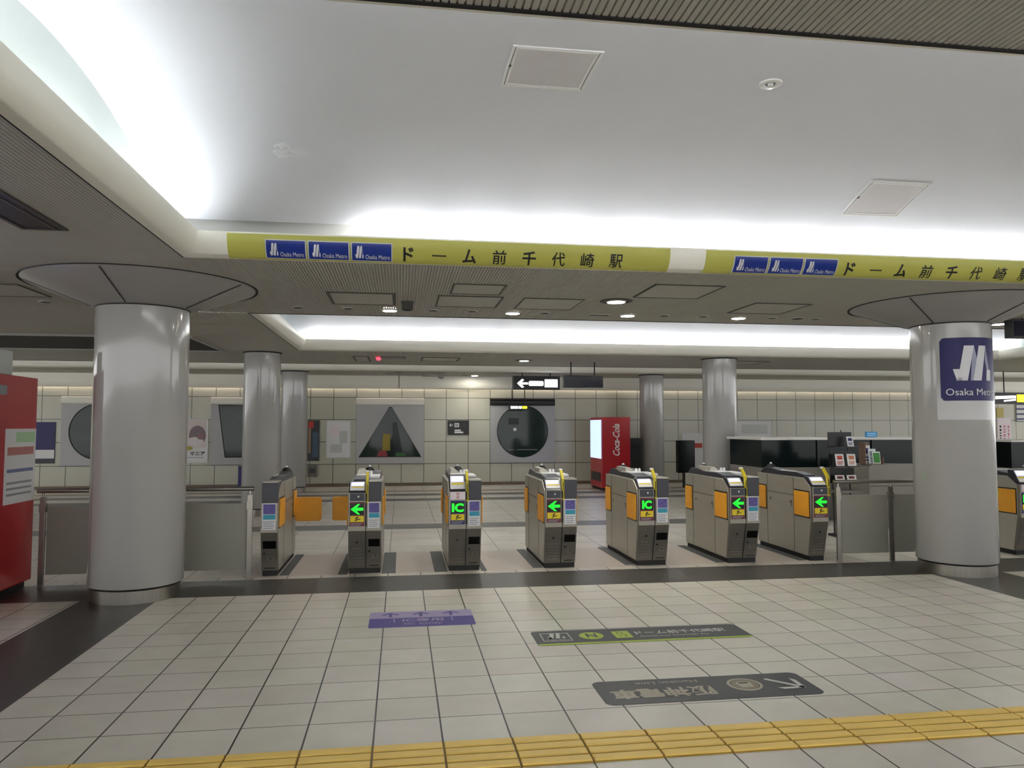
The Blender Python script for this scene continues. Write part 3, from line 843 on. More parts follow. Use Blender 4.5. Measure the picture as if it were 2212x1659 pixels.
    # yellow upright between the halves
    if half != 'right':
        xm = mid + 0.006 if half is None else a + 0.004
        MB().prism([(-0.006, 0.70), (0.02, 0.70), (0.03, 0.90), (0.11, 0.985), (0.09, 1.0), (0.0, 0.915)], 'x', xm - 0.010, xm + 0.016).build('yellow_post', M['yelpost'], t, bevel=0.003)
        for z0, z1 in ((0.715, 0.79), (0.80, 0.88)):
            MB().box(xm + 0.000, xm + 0.006, -0.0085, -0.004, z0, z1).build('post_text', M['blackink'], t)
        MB().prism([(0.09, 1.0), (0.11, 0.985), (0.145, 1.0), (0.125, 1.012)], 'x', xm - 0.012, xm + 0.018).build('post_cap', M['whitepl'], t)
    # dark hood along the top
    hood = [(0.17, ZT - 0.01), (0.20, ZT + 0.03), (0.42, ZT + 0.055), (0.80, ZT + 0.05), (1.00, ZT + 0.075), (Lh - 0.10, ZT + 0.07), (Lh - 0.02, ZT + 0.02), (Lh - 0.02, ZT - 0.01)]
    MB().prism(hood, 'x', -a + 0.035, a - 0.03).build('hood', M['hood'], t, bevel=0.008)
    MB().box(-a + 0.05, a - 0.12, 0.44, 0.76, ZT + 0.045, ZT + 0.062).build('ticket_table', M['whitepl'], t, bevel=0.004)
    MB().lathe([(0.012, ZT + 0.115), (0.04, ZT + 0.10), (0.055, ZT + 0.075), (0.055, ZT + 0.06)], 0.0, 1.08, 20).build('beacon', M['black'], t, smooth=True)
    MB().lathe([(0.0001, ZT + 0.132), (0.012, ZT + 0.128), (0.015, ZT + 0.112)], 0.0, 1.08, 16).build('beacon_tip', M['whitepl'], t, smooth=True)
    if half is None:
        MB().prism([(-a + 0.045, ZT + 0.02), (0.02, ZT + 0.02), (0.005, ZT + 0.055), (-0.06, ZT + 0.105), (-a + 0.06, ZT + 0.105)], 'y', 0.62, 0.98).build('side_fin', M['gatesteel'], t, bevel=0.005)
        for xx in (0.0, 0.035):
            MB().lathe([(0.0001, ZT + 0.10), (0.013, ZT + 0.095), (0.016, ZT + 0.05)], xx, 0.58, 14).build('white_stud', M['whitepl'], t, smooth=True)
        MB().box(0.03, a - 0.03, 0.25, 0.60, ZT + 0.03, ZT + 0.06).build('card_reader', M['whitepl'], t, bevel=0.01)
    # side panels: seams, handles, flap pads
    for s in ((-1, 1) if half is None else ((-1,) if half == 'left' else (1,))):
        xs = s * a
        def side_box(nm, y0, y1, z0, z1, m, d):
            return MB().box(min(xs, xs + s * d), max(xs, xs + s * d), y0, y1, z0, z1).build(nm, m, t)
        side_box('side_seam', 0.39, 1.0, 0.678, 0.683, M['seam'], 0.0015)
        side_box('side_seam', 0.385, 0.39, 0.06, 0.88, M['seam'], 0.0015)
        side_box('side_seam', 1.0, 1.005, 0.06, 0.88, M['seam'], 0.0015)
        for y0, y1 in ((0.06, 0.36), (1.03, 1.22)):
            side_box('flap_recess', y0 - 0.012, y1 + 0.012, 0.458, 0.752, M['black'], 0.003)
            pad = MB().box(min(xs, xs + s * 0.016), max(xs, xs + s * 0.016), y0, y1, 0.472, 0.738).build('flap_pad', M['yellow'], t, bevel=0.006)
        for yy in (0.46, 0.92):
            MB().tube((xs, yy, 0.60), (xs + s * 0.004, yy, 0.60), 0.016, 16).build('side_lock', M['gatedark'], t)
        MB().box(min(xs, xs + s * 0.004), max(xs, xs + s * 0.004), 0.43, 0.445, 0.55, 0.62).build('side_handle', M['gatedark'], t)
    # closed flaps
    for s in flaps:
        MB().prism(rrect(a + 0.012, a + 0.30, 0.40, 0.665, 0.03), 'y', 1.09, 1.14).build('closed_flap', M['yellow'], t, bevel=0.008) if s > 0 else \
            MB().prism(rrect(-a - 0.245, -a - 0.012, 0.40, 0.665, 0.03), 'y', 1.09, 1.14).build('closed_flap', M['yellow'], t, bevel=0.008)
    return t
GY = 7.57
gate(-1.25, GY, 0.165, 'narrow end gate beside the left railing with a closed orange flap', 'plain', 'right', (1,))
gate(-0.343, GY, 0.325, 'second gate from left, opposite the narrow end gate across the flapped lane', 'arrow', None, (-1,))
gate(0.645, GY, 0.330, 'gate showing green IC letters on a navy display, third from left', 'ic')
gate(1.626, GY, 0.335, 'gate with a green arrow, first to the right of the navy IC gate', 'arrow')
gate(2.608, GY, 0.335, 'gate in the middle between the two arrow gates, maroon border, fifth from left', 'icm')
gate(3.608, GY, 0.335, 'gate with a green arrow and its full length of side panel, sixth from left', 'arrow')
gate(4.470, GY, 0.185, 'narrow end gate with a green arrow beside the right railing', 'arrow', 'left')
gate(7.05, GY, 0.335, 'gate half hidden behind the right column, at the frame edge', 'ic')

# green IC letters for the maroon gate
g5 = [o for o in bpy.data.objects if o.name.startswith('ticket_gate') and abs(o.location.x - 2.608) < 0.01][0]
lettering('green_letters', 'IC', M['green_led'], g5, (-0.078, -0.0105, 0.640), (1, 0, 0), (0, 0, 1), w=0.10, h=0.085, bold=0.035)

# dark floor strips beside the gates
for x, w_, l in ((0.645, 0.14, 'left side of the navy IC gate'), (-0.343, 0.12, 'right side of the second gate')):
    pass
def strip(x0, x1, y0, y1, label):
    o = MB().box(-(x1 - x0) / 2, (x1 - x0) / 2, 0, y1 - y0, 0.0, 0.004).build('floor_plate', M['grating'])
    o.location = ((x0 + x1) / 2, y0, 0)
    tag(o, label, 'floor plate', 'grey floor plates along the gates')
strip(0.345, 0.475, 7.62, 8.85, 'grey floor plate along the left side of the navy IC gate')
strip(0.815, 0.87, 7.62, 8.85, 'narrow grey floor plate along the right side of the navy IC gate')
strip(-0.175, -0.04, 7.62, 8.85, 'grey floor plate along the right side of the second gate')
strip(-0.60, -0.51, 7.62, 8.85, 'grey floor plate along the left side of the second gate')
strip(-1.16, -1.07, 7.66, 8.85, 'grey floor plate along the right side of the left end gate')
for gx, nm in ((1.626, 'first arrow gate'), (2.608, 'fifth gate'), (3.608, 'sixth gate'), (4.47, 'right end gate')):
    hw = 0.1675 if gx < 4 else 0.0925
    strip(gx - hw - 0.10, gx - hw - 0.002, 7.70, 8.85, 'grey floor plate along the left side of the %s' % nm)

# ================================================================== RAILINGS
def railing(x0, x1, posts, panels, label, y=7.52, ends=None):
    t = thing('railing', label, 'railing', ((x0 + x1) / 2, y, 0), 0, 'steel railings with grey panels')
    cx0 = (x0 + x1) / 2
    r = MB().tube((x0 - cx0, 0, 0.857), (x1 - cx0, 0, 0.857), 0.021, 20)
    r.build('handrail', M['railsteel'], t, smooth=True)
    for p in posts:
        q = MB().box(p - cx0 - 0.024, p - cx0 + 0.024, -0.012, 0.012, 0.0, 0.80).build('post', M['railsteel'], t, bevel=0.003)
        MB().tube((p - cx0, 0, 0.79), (p - cx0, 0, 0.84), 0.011, 12).build('bracket', M['railsteel'], q)
        MB().box(p - cx0 - 0.028, p - cx0 + 0.028, -0.018, 0.03, 0.66, 0.74).build('clamp', M['railsteel'], q)
    for a, b in panels:
        MB().box(a - cx0, b - cx0, 0.014, 0.026, 0.09, 0.715).build('panel', M['panel'], t, bevel=0.002)
        MB().ring(a - cx0 - 0.006, b - cx0 + 0.006, 0.012, 0.013, 0.084, 0.721, 0.001)
    return t
railing(-2.35, -1.385, [-1.42], [(-2.30, -1.45)], 'railing with a grey panel between the left column and left end gate')
railing(4.60, 5.85, [4.645, 5.262], [(4.68, 5.235), (5.295, 5.80)], 'railing with grey panels between the right end gate and right column')
railing(-3.30, -2.60, [-3.25], [(-3.22, -2.62)], 'railing panel between the red machine and the left column')

# ================================================================== FLOOR SIGNS, TACTILE STRIP
def tactile():
    y0, y1 = 3.245, 3.548
    t = thing('tactile_paving', 'yellow tactile paving strip with raised bars crossing the floor', 'tactile paving', (0, y0, 0))
    TX, X0 = 0.3177, -0.114
    mb = MB(); bars = MB(); gr = MB()
    for k in range(-38, 58):
        a, b = X0 + k * TX + 0.002, X0 + (k + 1) * TX - 0.002
        mb.box(a, b, 0.0, y1 - y0, 0.0, 0.004)
        for j in range(4):
            c = 0.038 + j * 0.0755
            poly = [(c - 0.030, 0.004), (c - 0.025, 0.010), (c + 0.025, 0.010), (c + 0.030, 0.004)]
            bars.prism(poly, 'x', a + 0.004, b - 0.004)
    mb.build('tile_bed', M['tactile_shade'], t)
    o = bars.build('raised_bars', M['tactile'], t)
    tag(o, kind='stuff')
tactile()

def floor_sign(name, label, corners, rr, m):
    (x0, y0), (x1, y1) = corners
    t = thing(name, label, 'floor sign', ((x0 + x1) / 2, (y0 + y1) / 2, 0))
    a, b = (x1 - x0) / 2, (y1 - y0) / 2
    MB().prism(rrect(-a, a, -b, b, rr), 'z', 0.0, 0.002).build('sheet', m, t)
    return t, a, b
EX, EY = (1, 0, 0), (0, 1, 0)
t, a, b = floor_sign('floor_sign', 'small violet floor sign with three arrows saying IC only', ((-0.222, 5.585), (0.558, 6.035)), 0.015, M['violetfloor'])
MB().box(-a + 0.001, a - 0.001, 0.03, b - 0.001, 0.002, 0.003).build('lilac_half', M['lilacfloor'], t)
for k, u in enumerate((-0.235, -0.005, 0.225)):
    polys_obj('arrow', [[(-0.012, -0.065), (0.012, -0.065), (0.012, 0.04), (-0.012, 0.04)], [(-0.07, 0.005), (-0.05, 0.02), (0.0, 0.065), (0.0, 0.035), (-0.05, -0.012)], [(0.07, 0.005), (0.05, 0.02), (0.0, 0.065), (0.0, 0.035), (0.05, -0.012)]],
              M['violetfloor'], t, (lambda u: lambda p, q: Vector((u + p, 0.125 + q, 0.0036)))(u))
lettering('white_characters', '｜IC専用｜', M['lilacfloor'], t, (0.01, -0.045, 0.0036), EX, EY, w=0.44, h=0.10, bold=0.02)
lettering('white_lettering', 'IC Only', M['lilacfloor'], t, (0.01, -0.155, 0.0036), EX, EY, w=0.28, h=0.055, bold=0.02)

t, a, b = floor_sign('floor_sign', 'long charcoal floor sign with lime edge and station name', ((0.912, 4.975), (2.420, 5.318)), 0.035, M['charcoal'])
MB().prism(rrect(-a, a, -b, -b + 0.035, 0.016), 'z', 0.002, 0.003).build('lime_edge', M['limefloor'], t)
mb = MB()
lx = -a + 0.155
mb.ring(lx - 0.10, lx + 0.10, -0.08, 0.11, 0.002, 0.003, 0.006).build('logo_box', M['floorink'], t)
polys_obj('emblem', [[(u * 0.13 - 0.065, w * 0.12 - 0.02) for u, w in pl] for pl in LOGO_L], M['floorink'], t, lambda u, w: Vector((lx + u, w, 0.0032)))
lettering('small_lettering', 'Osaka Metro', M['floorink'], t, (lx, -0.052, 0.0032), EX, EY, w=0.16, h=0.022)
MB().disc(-a + 0.405, 0.015, 0.002, 0.085, 40, 0.001).build('lime_circle', M['limefloor'], t)
lettering('dark_letter', 'N', M['charcoal'], t, (-a + 0.405, 0.015, 0.0038), EX, EY, w=0.075, h=0.095, bold=0.03)
MB().box(-a + 0.565, -a + 0.685, -0.065, 0.095, 0.002, 0.003).build('lime_square', M['limefloor'], t)
lettering('station_number', 'N\n12', M['charcoal'], t, (-a + 0.625, 0.015, 0.0038), EX, EY, w=0.06, h=0.11)
lettering('white_characters', 'ドーム前千代崎駅', M['floorink'], t, (-a + 1.055, 0.035, 0.0032), EX, EY, w=0.66, h=0.085, bold=0.012)
lettering('white_lettering', 'Dome-mae Chiyozaki Sta.', M['floorink'], t, (-a + 0.99, -0.055, 0.0032), EX, EY, w=0.50, h=0.034)

t, a, b = floor_sign('floor_sign', 'dark floor sign nearest the camera, lettering upside down with an arrow', ((1.073, 3.877), (2.305, 4.235)), 0.05, M['charcoal'])
NX, NY = (-1, 0, 0), (0, -1, 0)
lettering('sand_characters', '阪神電車', M['sandink'], t, (-0.26, -0.035, 0.003), NX, NY, w=0.58, h=0.145, bold=0.03)
lettering('sand_lettering', 'Hanshin Line', M['sandink'], t, (-0.19, 0.115, 0.003), NX, NY, w=0.36, h=0.04)
MB().lathe([(0.083, 0.002), (0.083, 0.0032), (0.098, 0.0032), (0.098, 0.002)], 0.235, 0.02, 40).build('emblem_ring', M['sandink'], t)
MB().disc(0.235, 0.02, 0.002, 0.078, 40, 0.0008).build('emblem_disc', mat('bronze_floor_print', (128, 120, 100), 0.5), t)
polys_obj('train_mark', [[(-0.035, -0.045), (0.035, -0.045), (0.045, 0.02), (0.03, 0.045), (-0.03, 0.045), (-0.045, 0.02)]], M['sandink'], t, lambda u, v: Vector((0.235 + u, 0.02 + v, 0.0034)))
polys_obj('train_window', [[(-0.024, -0.01), (0.024, -0.01), (0.03, -0.034), (-0.03, -0.034)]], M['charcoal'], t, lambda u, v: Vector((0.235 + u, 0.02 - v, 0.0038)))
# arrow towards lower right in the picture
def arw(u, v):
    an = math.radians(-45)
    return Vector((0.475 + u * math.cos(an) - v * math.sin(an), 0.0 + u * math.sin(an) + v * math.cos(an), 0.0032))
polys_obj('arrow', [[(-0.125, -0.013), (0.10, -0.013), (0.10, 0.013), (-0.125, 0.013)], [(0.11, 0.0), (0.02, 0.095), (-0.018, 0.095), (0.075, 0.0)], [(0.11, 0.0), (0.02, -0.095), (-0.018, -0.095), (0.075, 0.0)]], M['floorink'], t, arw)

o = MB().prism([(-0.024, -0.012), (0.0, -0.018), (0.026, -0.008), (0.022, 0.014), (-0.01, 0.018)], 'z', 0.0, 0.002).build('paper_scrap', M['paper'])
o.location = (-0.345, 5.28, 0)
tag(o, 'tiny white paper scrap on the tiles left of the violet sign', 'litter')

# ================================================================== FAR WALL: WINDOWS, SIGNS, POSTERS
def window(idx, x0, kind):
    """3 x 3 panel-module window with its own pane shape"""
    x1 = x0 + 1.6395; z0, z1 = 0.542, 1.97
    cx, cz = (x0 + x1) / 2, 1.33
    if kind == 'circle':
        pane = [(cx + 0.655 * math.cos(2 * math.pi * k / 64), cz + 0.655 * math.sin(2 * math.pi * k / 64)) for k in range(64)]
    elif kind == 'triangle':
        pane = [(x0 + 0.06, 0.70), (x1 - 0.06, 0.70), (cx + 0.03, 1.93), (cx - 0.03, 1.93)]
    else:
        pane = [(x0 + 0.33, 0.71), (x1 - 0.33, 0.71), (x1 - 0.16, 1.965), (x0 + 0.16, 1.965)]
    t = bpy.data.objects.new('window_%d' % idx, None); COL.objects.link(t)
    t.location = (x0, YN, 0); t['kind'] = 'structure'
    loc = lambda pl: [(p - x0, q) for p, q in pl]
    # surround with a real opening
    bm = bmesh.new()
    out = [bm.verts.new((p, -0.03, q)) for p, q in ((0, z0), (x1 - x0, z0), (x1 - x0, z1), (0, z1))]
    inn = [bm.verts.new((p, -0.03, q)) for p, q in loc(pane)]
    es = [bm.edges.new((out[i], out[(i + 1) % 4])) for i in range(4)] + [bm.edges.new((inn[i], inn[(i + 1) % len(inn)])) for i in range(len(inn))]
    bmesh.ops.triangle_fill(bm, use_beauty=True, edges=es)
    r = bmesh.ops.extrude_face_region(bm, geom=bm.faces[:])
    for v in [g for g in r['geom'] if isinstance(g, bmesh.types.BMVert)]: v.co.y = -0.001
    bmesh.ops.recalc_face_normals(bm, faces=bm.faces)
    me = bpy.data.meshes.new('surround'); bm.to_mesh(me); bm.free(); me.materials.append(M['greypanel'])
    o = bpy.data.objects.new('surround', me); COL.objects.link(o); o.parent = t
    MB().prism(loc(pane), 'y', -0.012, -0.004).build('pane', M['glass'], t)
    def inner(nm, pl_, m_):
        MB().prism([(p - x0, q) for p, q in pl_], 'y', -0.0145, -0.0125).build(nm, m_, t)
    if kind == 'triangle':
        inner('yellow_board', [(cx - 0.20, 0.86), (cx + 0.0, 0.86), (cx + 0.0, 1.27), (cx - 0.17, 1.27)], mat('yellow_board', (150, 130, 20), 0.4))
        inner('red_box', [(cx - 0.32, 0.72), (cx - 0.06, 0.72), (cx - 0.10, 0.86), (cx - 0.26, 0.86)], mat('red_box', (150, 36, 42), 0.4))
        inner('green_box', [(cx + 0.12, 0.72), (cx + 0.40, 0.72), (cx + 0.36, 0.80), (cx + 0.14, 0.80)], mat('green_box', (40, 96, 40), 0.4))
        inner('dark_column', [(cx + 0.05, 0.82), (cx + 0.30, 0.82), (cx + 0.16, 1.55), (cx + 0.05, 1.55)], M['boothdark'])
    if idx == 4:
        inner('dark_unit', [(cx - 0.36, 1.50), (cx - 0.10, 1.50), (cx - 0.10, 1.66), (cx - 0.36, 1.66)], M['boothdark'])
        inner('bright_lamp', [(cx - 0.24, 1.40), (cx - 0.17, 1.42), (cx - 0.15, 1.35), (cx - 0.22, 1.33)], mat('pale_lamp', (210, 220, 218), 0.4))
        inner('rail_line', [(cx - 0.36, 0.86), (cx + 0.38, 0.86), (cx + 0.38, 0.875), (cx - 0.36, 0.875)], M['greyink'])
        inner('dark_post', [(cx - 0.22, 0.78), (cx - 0.15, 0.78), (cx - 0.15, 1.15), (cx - 0.22, 1.15)], M['boothdark'])
    # thin dark edge round the pane
    n = len(pane); cxx = sum(p for p, _ in loc(pane)) / n; czz = sum(q for _, q in pane) / n
    ins = [(cxx + (p - cxx) * 0.975, czz + (q - czz) * 0.975) for p, q in loc(pane)]
    mb = MB(); pl = loc(pane)
    mb.add([(p, -0.018, q) for p, q in pl] + [(p, -0.018, q) for p, q in ins] + [(p, -0.012, q) for p, q in pl] + [(p, -0.012, q) for p, q in ins],
           [(i, (i + 1) % n, n + (i + 1) % n, n + i) for i in range(n)] + [(n + i, n + (i + 1) % n, 3 * n + (i + 1) % n, 3 * n + i) for i in range(n)])
    mb.build('gasket', M['seam'], t)
    hd = MB().prism([(-0.03, 1.97), (0.0, 1.97), (0.0, 2.15), (-0.03, 2.15), (-0.075, 2.13), (-0.095, 2.06), (-0.075, 1.99)], 'x', 0, x1 - x0)
    hd.build('header', M['signblack'] if idx == 4 else M['bullnose'], t, smooth=True)
    MB().box(0, x1 - x0, -0.035, 0, 0.53, 0.542).build('sill', M['seam'], t)
    return t
window(1, -7.75, 'circle'); window(2, -4.455, 'trapezoid'); window(3, -1.075, 'triangle'); window(4, 2.207, 'circle')

def wall_plate(name, label, cat, x0, x1, z0, z1, m, y=YN, th=0.02, frame=None, group=None):
    t = thing(name, label, cat, ((x0 + x1) / 2, y - 0.003, (z0 + z1) / 2), 0, group)
    a, b = (x1 - x0) / 2, (z1 - z0) / 2
    MB().box(-a, a, -th, 0, -b, b).build('board', m, t)
    if frame:
        mb = MB()
        for q in ((-a, a, -b, -b + 0.02), (-a, a, b - 0.02, b), (-a, -a + 0.02, -b, b), (a - 0.02, a, -b, b)): mb.box(q[0], q[1], -th - 0.008, -th, q[2], q[3])
        mb.build('frame', frame, t)
    return t, a, b, -th - 0.002
ZX, ZZ = (1, 0, 0), (0, 0, 1)
t, a, b, yy = wall_plate('direction_sign', 'small black direction sign on the far wall left of the round window', 'sign', 1.146, 1.677, 1.234, 1.602, M['signblack'])
polys_obj('arrow', [[(-0.05, 0), (-0.01, 0.04), (0.005, 0.03), (-0.018, 0.006), (0.05, 0.006), (0.05, -0.006), (-0.018, -0.006), (0.005, -0.03), (-0.01, -0.04)]], M['whiteink'], t, lambda u, v: Vector((-0.175 + u, yy, 0.065 + v)))
MB().box(-0.095, 0.015, yy, yy + 0.003, 0.015, 0.115).build('pictogram', M['whiteink'], t)
polys_obj('pictogram_figure', [[(-0.03, -0.035), (-0.01, -0.035), (-0.01, 0.03), (-0.03, 0.03)], [(0.01, -0.035), (0.03, -0.035), (0.03, 0.03), (0.01, 0.03)]], M['signblack'], t, lambda u, v: Vector((-0.04 + u, yy - 0.002, 0.065 + v)))
MB().box(0.06, 0.2, yy, yy + 0.003, 0.045, 0.06).build('text_block', M['charcoal'], t)
MB().box(-0.095, 0.06, yy, yy + 0.003, -0.085, -0.045).build('text_block', M['whiteink'], t)
MB().box(-0.095, 0.12, yy, yy + 0.003, -0.135, -0.095).build('text_block', M['whiteink'], t)

def poster_shapes(t, yy, items):
    for nm, kind, x, z, w, h, m in items:
        if kind == 'e':
            polys_obj(nm, [[(w * math.cos(2 * math.pi * k / 24), h * math.sin(2 * math.pi * k / 24)) for k in range(24)]], m, t, (lambda x, z: lambda u, v: Vector((x + u, yy, z + v)))(x, z))
        else:
            polys_obj(nm, [[(-w, -h), (w, -h), (w, h), (-w, h)]], m, t, (lambda x, z: lambda u, v: Vector((x + u, yy, z + v)))(x, z))
        yy -= 0.0012
    return yy
t, a, b, yy = wall_plate('poster', 'framed white poster with a rounded picture, left of the tapered window', 'poster', -5.10, -4.50, 0.59, 1.63, M['paper'], th=0.025, frame=M['silveredge'])
yy = poster_shapes(t, yy, [('sky_panel', 'r', 0, 0.16, 0.25, 0.32, mat('poster_pale', (214, 200, 196), 0.4)), ('arch', 'e', 0.05, 0.12, 0.19, 0.24, mat('poster_plum', (112, 92, 98), 0.3)), ('dish', 'e', 0.0, -0.03, 0.20, 0.12, mat('poster_cream', (212, 204, 202), 0.25)),
                            ('garnish', 'e', 0.13, 0.10, 0.09, 0.07, mat('poster_rose', (122, 66, 70), 0.25)), ('leaf', 'e', -0.14, -0.17, 0.10, 0.05, mat('poster_olive', (168, 158, 60), 0.4))])
lettering('lettering', 'マニア', M['blackink'], t, (0.06, yy, -0.30), ZX, ZZ, w=0.34, h=0.09, bold=0.03)
MB().box(-0.22, 0.2, yy, yy + 0.002, -0.40, -0.385).build('text_line', M['greyink'], t)
t, a, b, yy = wall_plate('poster', 'navy poster with white lower band on the far wall, far left', 'poster', -8.30, -7.87, 0.60, 1.55, M['darkblue'], th=0.02)
poster_shapes(t, yy, [('white_band', 'r', 0, -0.26, 0.21, 0.10, M['paper']), ('dark_band', 'r', 0, -0.42, 0.21, 0.05, M['charcoal'])])
t, a, b, yy = wall_plate('poster', 'narrow colourful poster on the far wall beside the back column', 'poster', -2.225, -1.945, 0.62, 1.60, M['charcoal'])
poster_shapes(t, yy, [('red_patch', 'r', -0.06, 0.38, 0.06, 0.08, M['redink']), ('teal_patch', 'r', 0.05, -0.1, 0.07, 0.3, mat('poster_slate', (74, 92, 112), 0.4)), ('tan_patch', 'r', -0.09, 0.0, 0.03, 0.3, mat('poster_tan', (150, 120, 100), 0.4))])
t, a, b, yy = wall_plate('poster', 'white notice board on the far wall left of the triangular window', 'notice board', -1.79, -1.20, 0.68, 1.60, M['paper'], frame=M['silveredge'])
poster_shapes(t, yy, [('map_patch', 'r', -0.1, 0.2, 0.1, 0.12, M['pinkpaper']), ('map_patch', 'r', 0.12, 0.05, 0.09, 0.15, M['silveredge']), ('map_patch', 'r', -0.05, -0.22, 0.14, 0.1, M['silveredge'])])
t, a, b, yy = wall_plate('wall_box', 'small grey box on the far wall under the narrow poster', 'wall box', -2.21, -1.99, 0.24, 0.52, M['gatedark'], th=0.08)
MB().box(-0.07, 0.07, -0.09, -0.08, -0.05, 0.07).build('cover', M['charcoal'], t)
t, a, b, yy = wall_plate('poster', 'white timetable board on the far wall above the dark booth', 'notice board', 8.71, 9.72, 0.60, 1.60, M['paper'], frame=M['silveredge'])
poster_shapes(t, yy, [('grey_block', 'r', 0.0, 0.28, 0.36, 0.12, M['silveredge']), ('grey_block', 'r', -0.1, -0.1, 0.3, 0.12, M['silveredge']), ('pink_block', 'r', 0.36, -0.28, 0.08, 0.12, M['pinkink'])])
t, a, b, yy = wall_plate('poster', 'white notice with red heading on the far wall between the right columns', 'notice board', 7.22, 7.80, 0.35, 1.28, M['paper'])
poster_shapes(t, yy, [('red_heading', 'r', 0.1, 0.14, 0.15, 0.06, M['redink'])])

# posters right of the right column
t, a, b, yy = wall_plate('poster', 'white sheet with pink and black vertical writing, right of the right column', 'poster', 16.36, 16.78, 0.43, 1.68, M['pinkpaper'])
rv = random.Random(11)
for cxx, mm, wd in ((-0.12, M['blackink'], 0.035), (0.0, M['pinkink'], 0.045), (0.13, M['pinkink'], 0.03)):
    pl = []
    zz = 0.42
    while zz > -0.45:
        hh = rv.uniform(0.03, 0.09); pl.append([(-wd * rv.uniform(.5, 1), zz - hh), (wd * rv.uniform(.5, 1), zz - hh), (wd * rv.uniform(.5, 1), zz), (-wd * rv.uniform(.5, 1), zz)]); zz -= hh + 0.035
    polys_obj('vertical_writing', pl, mm, t, (lambda cxx: lambda u, v: Vector((cxx + u, yy, v)))(cxx))
wall_plate('poster', 'small yellow notice above the pink and black writing at far right', 'poster', 16.36, 16.57, 1.70, 1.97, mat('mustard_notice', (190, 174, 90), 0.5))
t, a, b, yy = wall_plate('poster', 'white timetable sheet at the right frame edge', 'poster', 16.95, 17.6, 1.58, 2.12, M['paper'], frame=M['charcoal'])
for k in range(4): MB().box(-0.3, 0.3, yy, yy + 0.002, 0.2 - 0.14 * k, 0.25 - 0.14 * k).build('text_line', M['navyprint'], t)

# pale upright and green post by the tapered window
t = thing('sliding_door_leaf', 'green and pale upright door leaf standing before the tapered window', 'door leaf', (-3.25, 17.9, 0))
MB().box(-0.16, -0.09, -0.03, 0.03, 0.0, 1.36).build('green_stile', M['greenrail'], t)
MB().box(-0.09, 0.03, -0.02, 0.02, 0.0, 1.36).build('pale_panel', M['paleglass'], t)
MB().box(0.03, 0.14, -0.03, 0.03, 0.0, 1.34).build('dark_stile', M['black'], t)
MB().box(-0.40, -0.30, -0.02, 0.04, 0.0, 0.55).build('navy_foot', M['navyprint'], t)
MB().box(-0.40, 0.14, 0.03, 0.05, 0.50, 0.54).build('cross_bar', M['railsteel'], t)

# ================================================================== HANGING SIGNS
def hanging(name, label, x0, x1, y, z0, z1, th=0.12, m='signblack', cat='sign'):
    t = thing(name, label, cat, ((x0 + x1) / 2, y, H))
    a = (x1 - x0) / 2
    MB().box(-a, a, -th / 2, th / 2, z0 - H, z1 - H).build('cabinet', M[m], t, bevel=0.004)
    for s in (-0.6, 0.6):
        MB().tube((a * s, 0, z1 - H - 0.005), (a * s, 0, 0), 0.012, 10).build('hanger', M['seam'], t)
    return t, a, -th / 2 - 0.003, (z0 + z1) / 2 - H, z1 - z0
t, a, yy, zc, hh = hanging('hanging_sign', 'black hanging sign with a white left arrow near the far wall', 2.53, 3.62, 17.0, 2.292, 2.606)
polys_obj('arrow', [[(-0.13, 0), (-0.02, 0.10), (0.03, 0.08), (-0.035, 0.022), (0.12, 0.022), (0.12, -0.022), (-0.035, -0.022), (0.03, -0.08), (-0.02, -0.10)]], M['signlit'], t, lambda u, v: Vector((-a + 0.22 + u, yy, zc - 0.015 + v)))
polys_obj('lit_text_block', [rrect(-0.17, 0.17, -0.055, 0.055, 0.03)], M['signlit'], t, lambda u, v: Vector((-a + 0.53, yy, zc - 0.015)) + Vector((u, 0, v)))
polys_obj('lit_field', [[(-0.15, -0.10), (0.15, -0.10), (0.15, 0.08), (-0.15, 0.08)]], M['signlit'], t, lambda u, v: Vector((-a + 0.88 + u, yy, zc + v)))
t, a, yy, zc, hh = hanging('hanging_display', 'dark navy hanging display beyond the gates, right of the arrow sign', 3.05, 3.82, 14.0, 2.19, 2.42, m='black')
MB().box(-a + 0.02, a - 0.02, yy, yy + 0.002, zc - 0.09, zc + 0.09).build('screen', mat('navy_screen', (8, 12, 36), 0.15), t)
t, a, yy, zc, hh = hanging('hanging_display', 'dark hanging display at the right frame edge under the ceiling', 6.86, 7.75, 7.62, 2.46, 2.665, m='black')
MB().box(-a + 0.02, a - 0.02, yy, yy + 0.002, zc - 0.085, zc + 0.085).build('screen', mat('navy_screen_edge', (10, 14, 40), 0.15), t)
t, a, yy, zc, hh = hanging('hanging_sign', 'black hanging exit sign with white and yellow lettering, far right', 13.02, 14.6, 15.0, 1.95, 2.205)
polys_obj('lit_text_block', [[(-0.26, -0.02), (0.25, 0.0), (0.25, 0.06), (-0.26, 0.045)], [(-0.05, -0.075), (0.25, -0.05), (0.25, -0.015), (-0.05, -0.045)]], M['signlit'], t, lambda u, v: Vector((-a + 0.30 + u, yy, zc + v)))
MB().box(-a + 0.58, -a + 0.86, yy, yy + 0.003, zc - 0.085, zc + 0.085).build('yellow_field', M['signyel'], t)
# slim camera bracket near the far wall
t = thing('rail_bracket', 'thin grey bracket hanging from the ceiling near the far wall', 'bracket', (-0.05, 17.2, H))
MB().box(-0.012, 0.012, -0.012, 0.012, -0.36, 0.0).build('drop', M['gatedark'], t)
MB().box(-0.3, 1.0, -0.02, 0.02, -0.06, -0.035).build('arm', M['gatedark'], t)
MB().lathe([(0.0001, -0.15), (0.06, -0.13), (0.085, -0.08), (0.085, -0.06)], 0.95, 0, 24).build('dome', M['capital'], t, smooth=True)
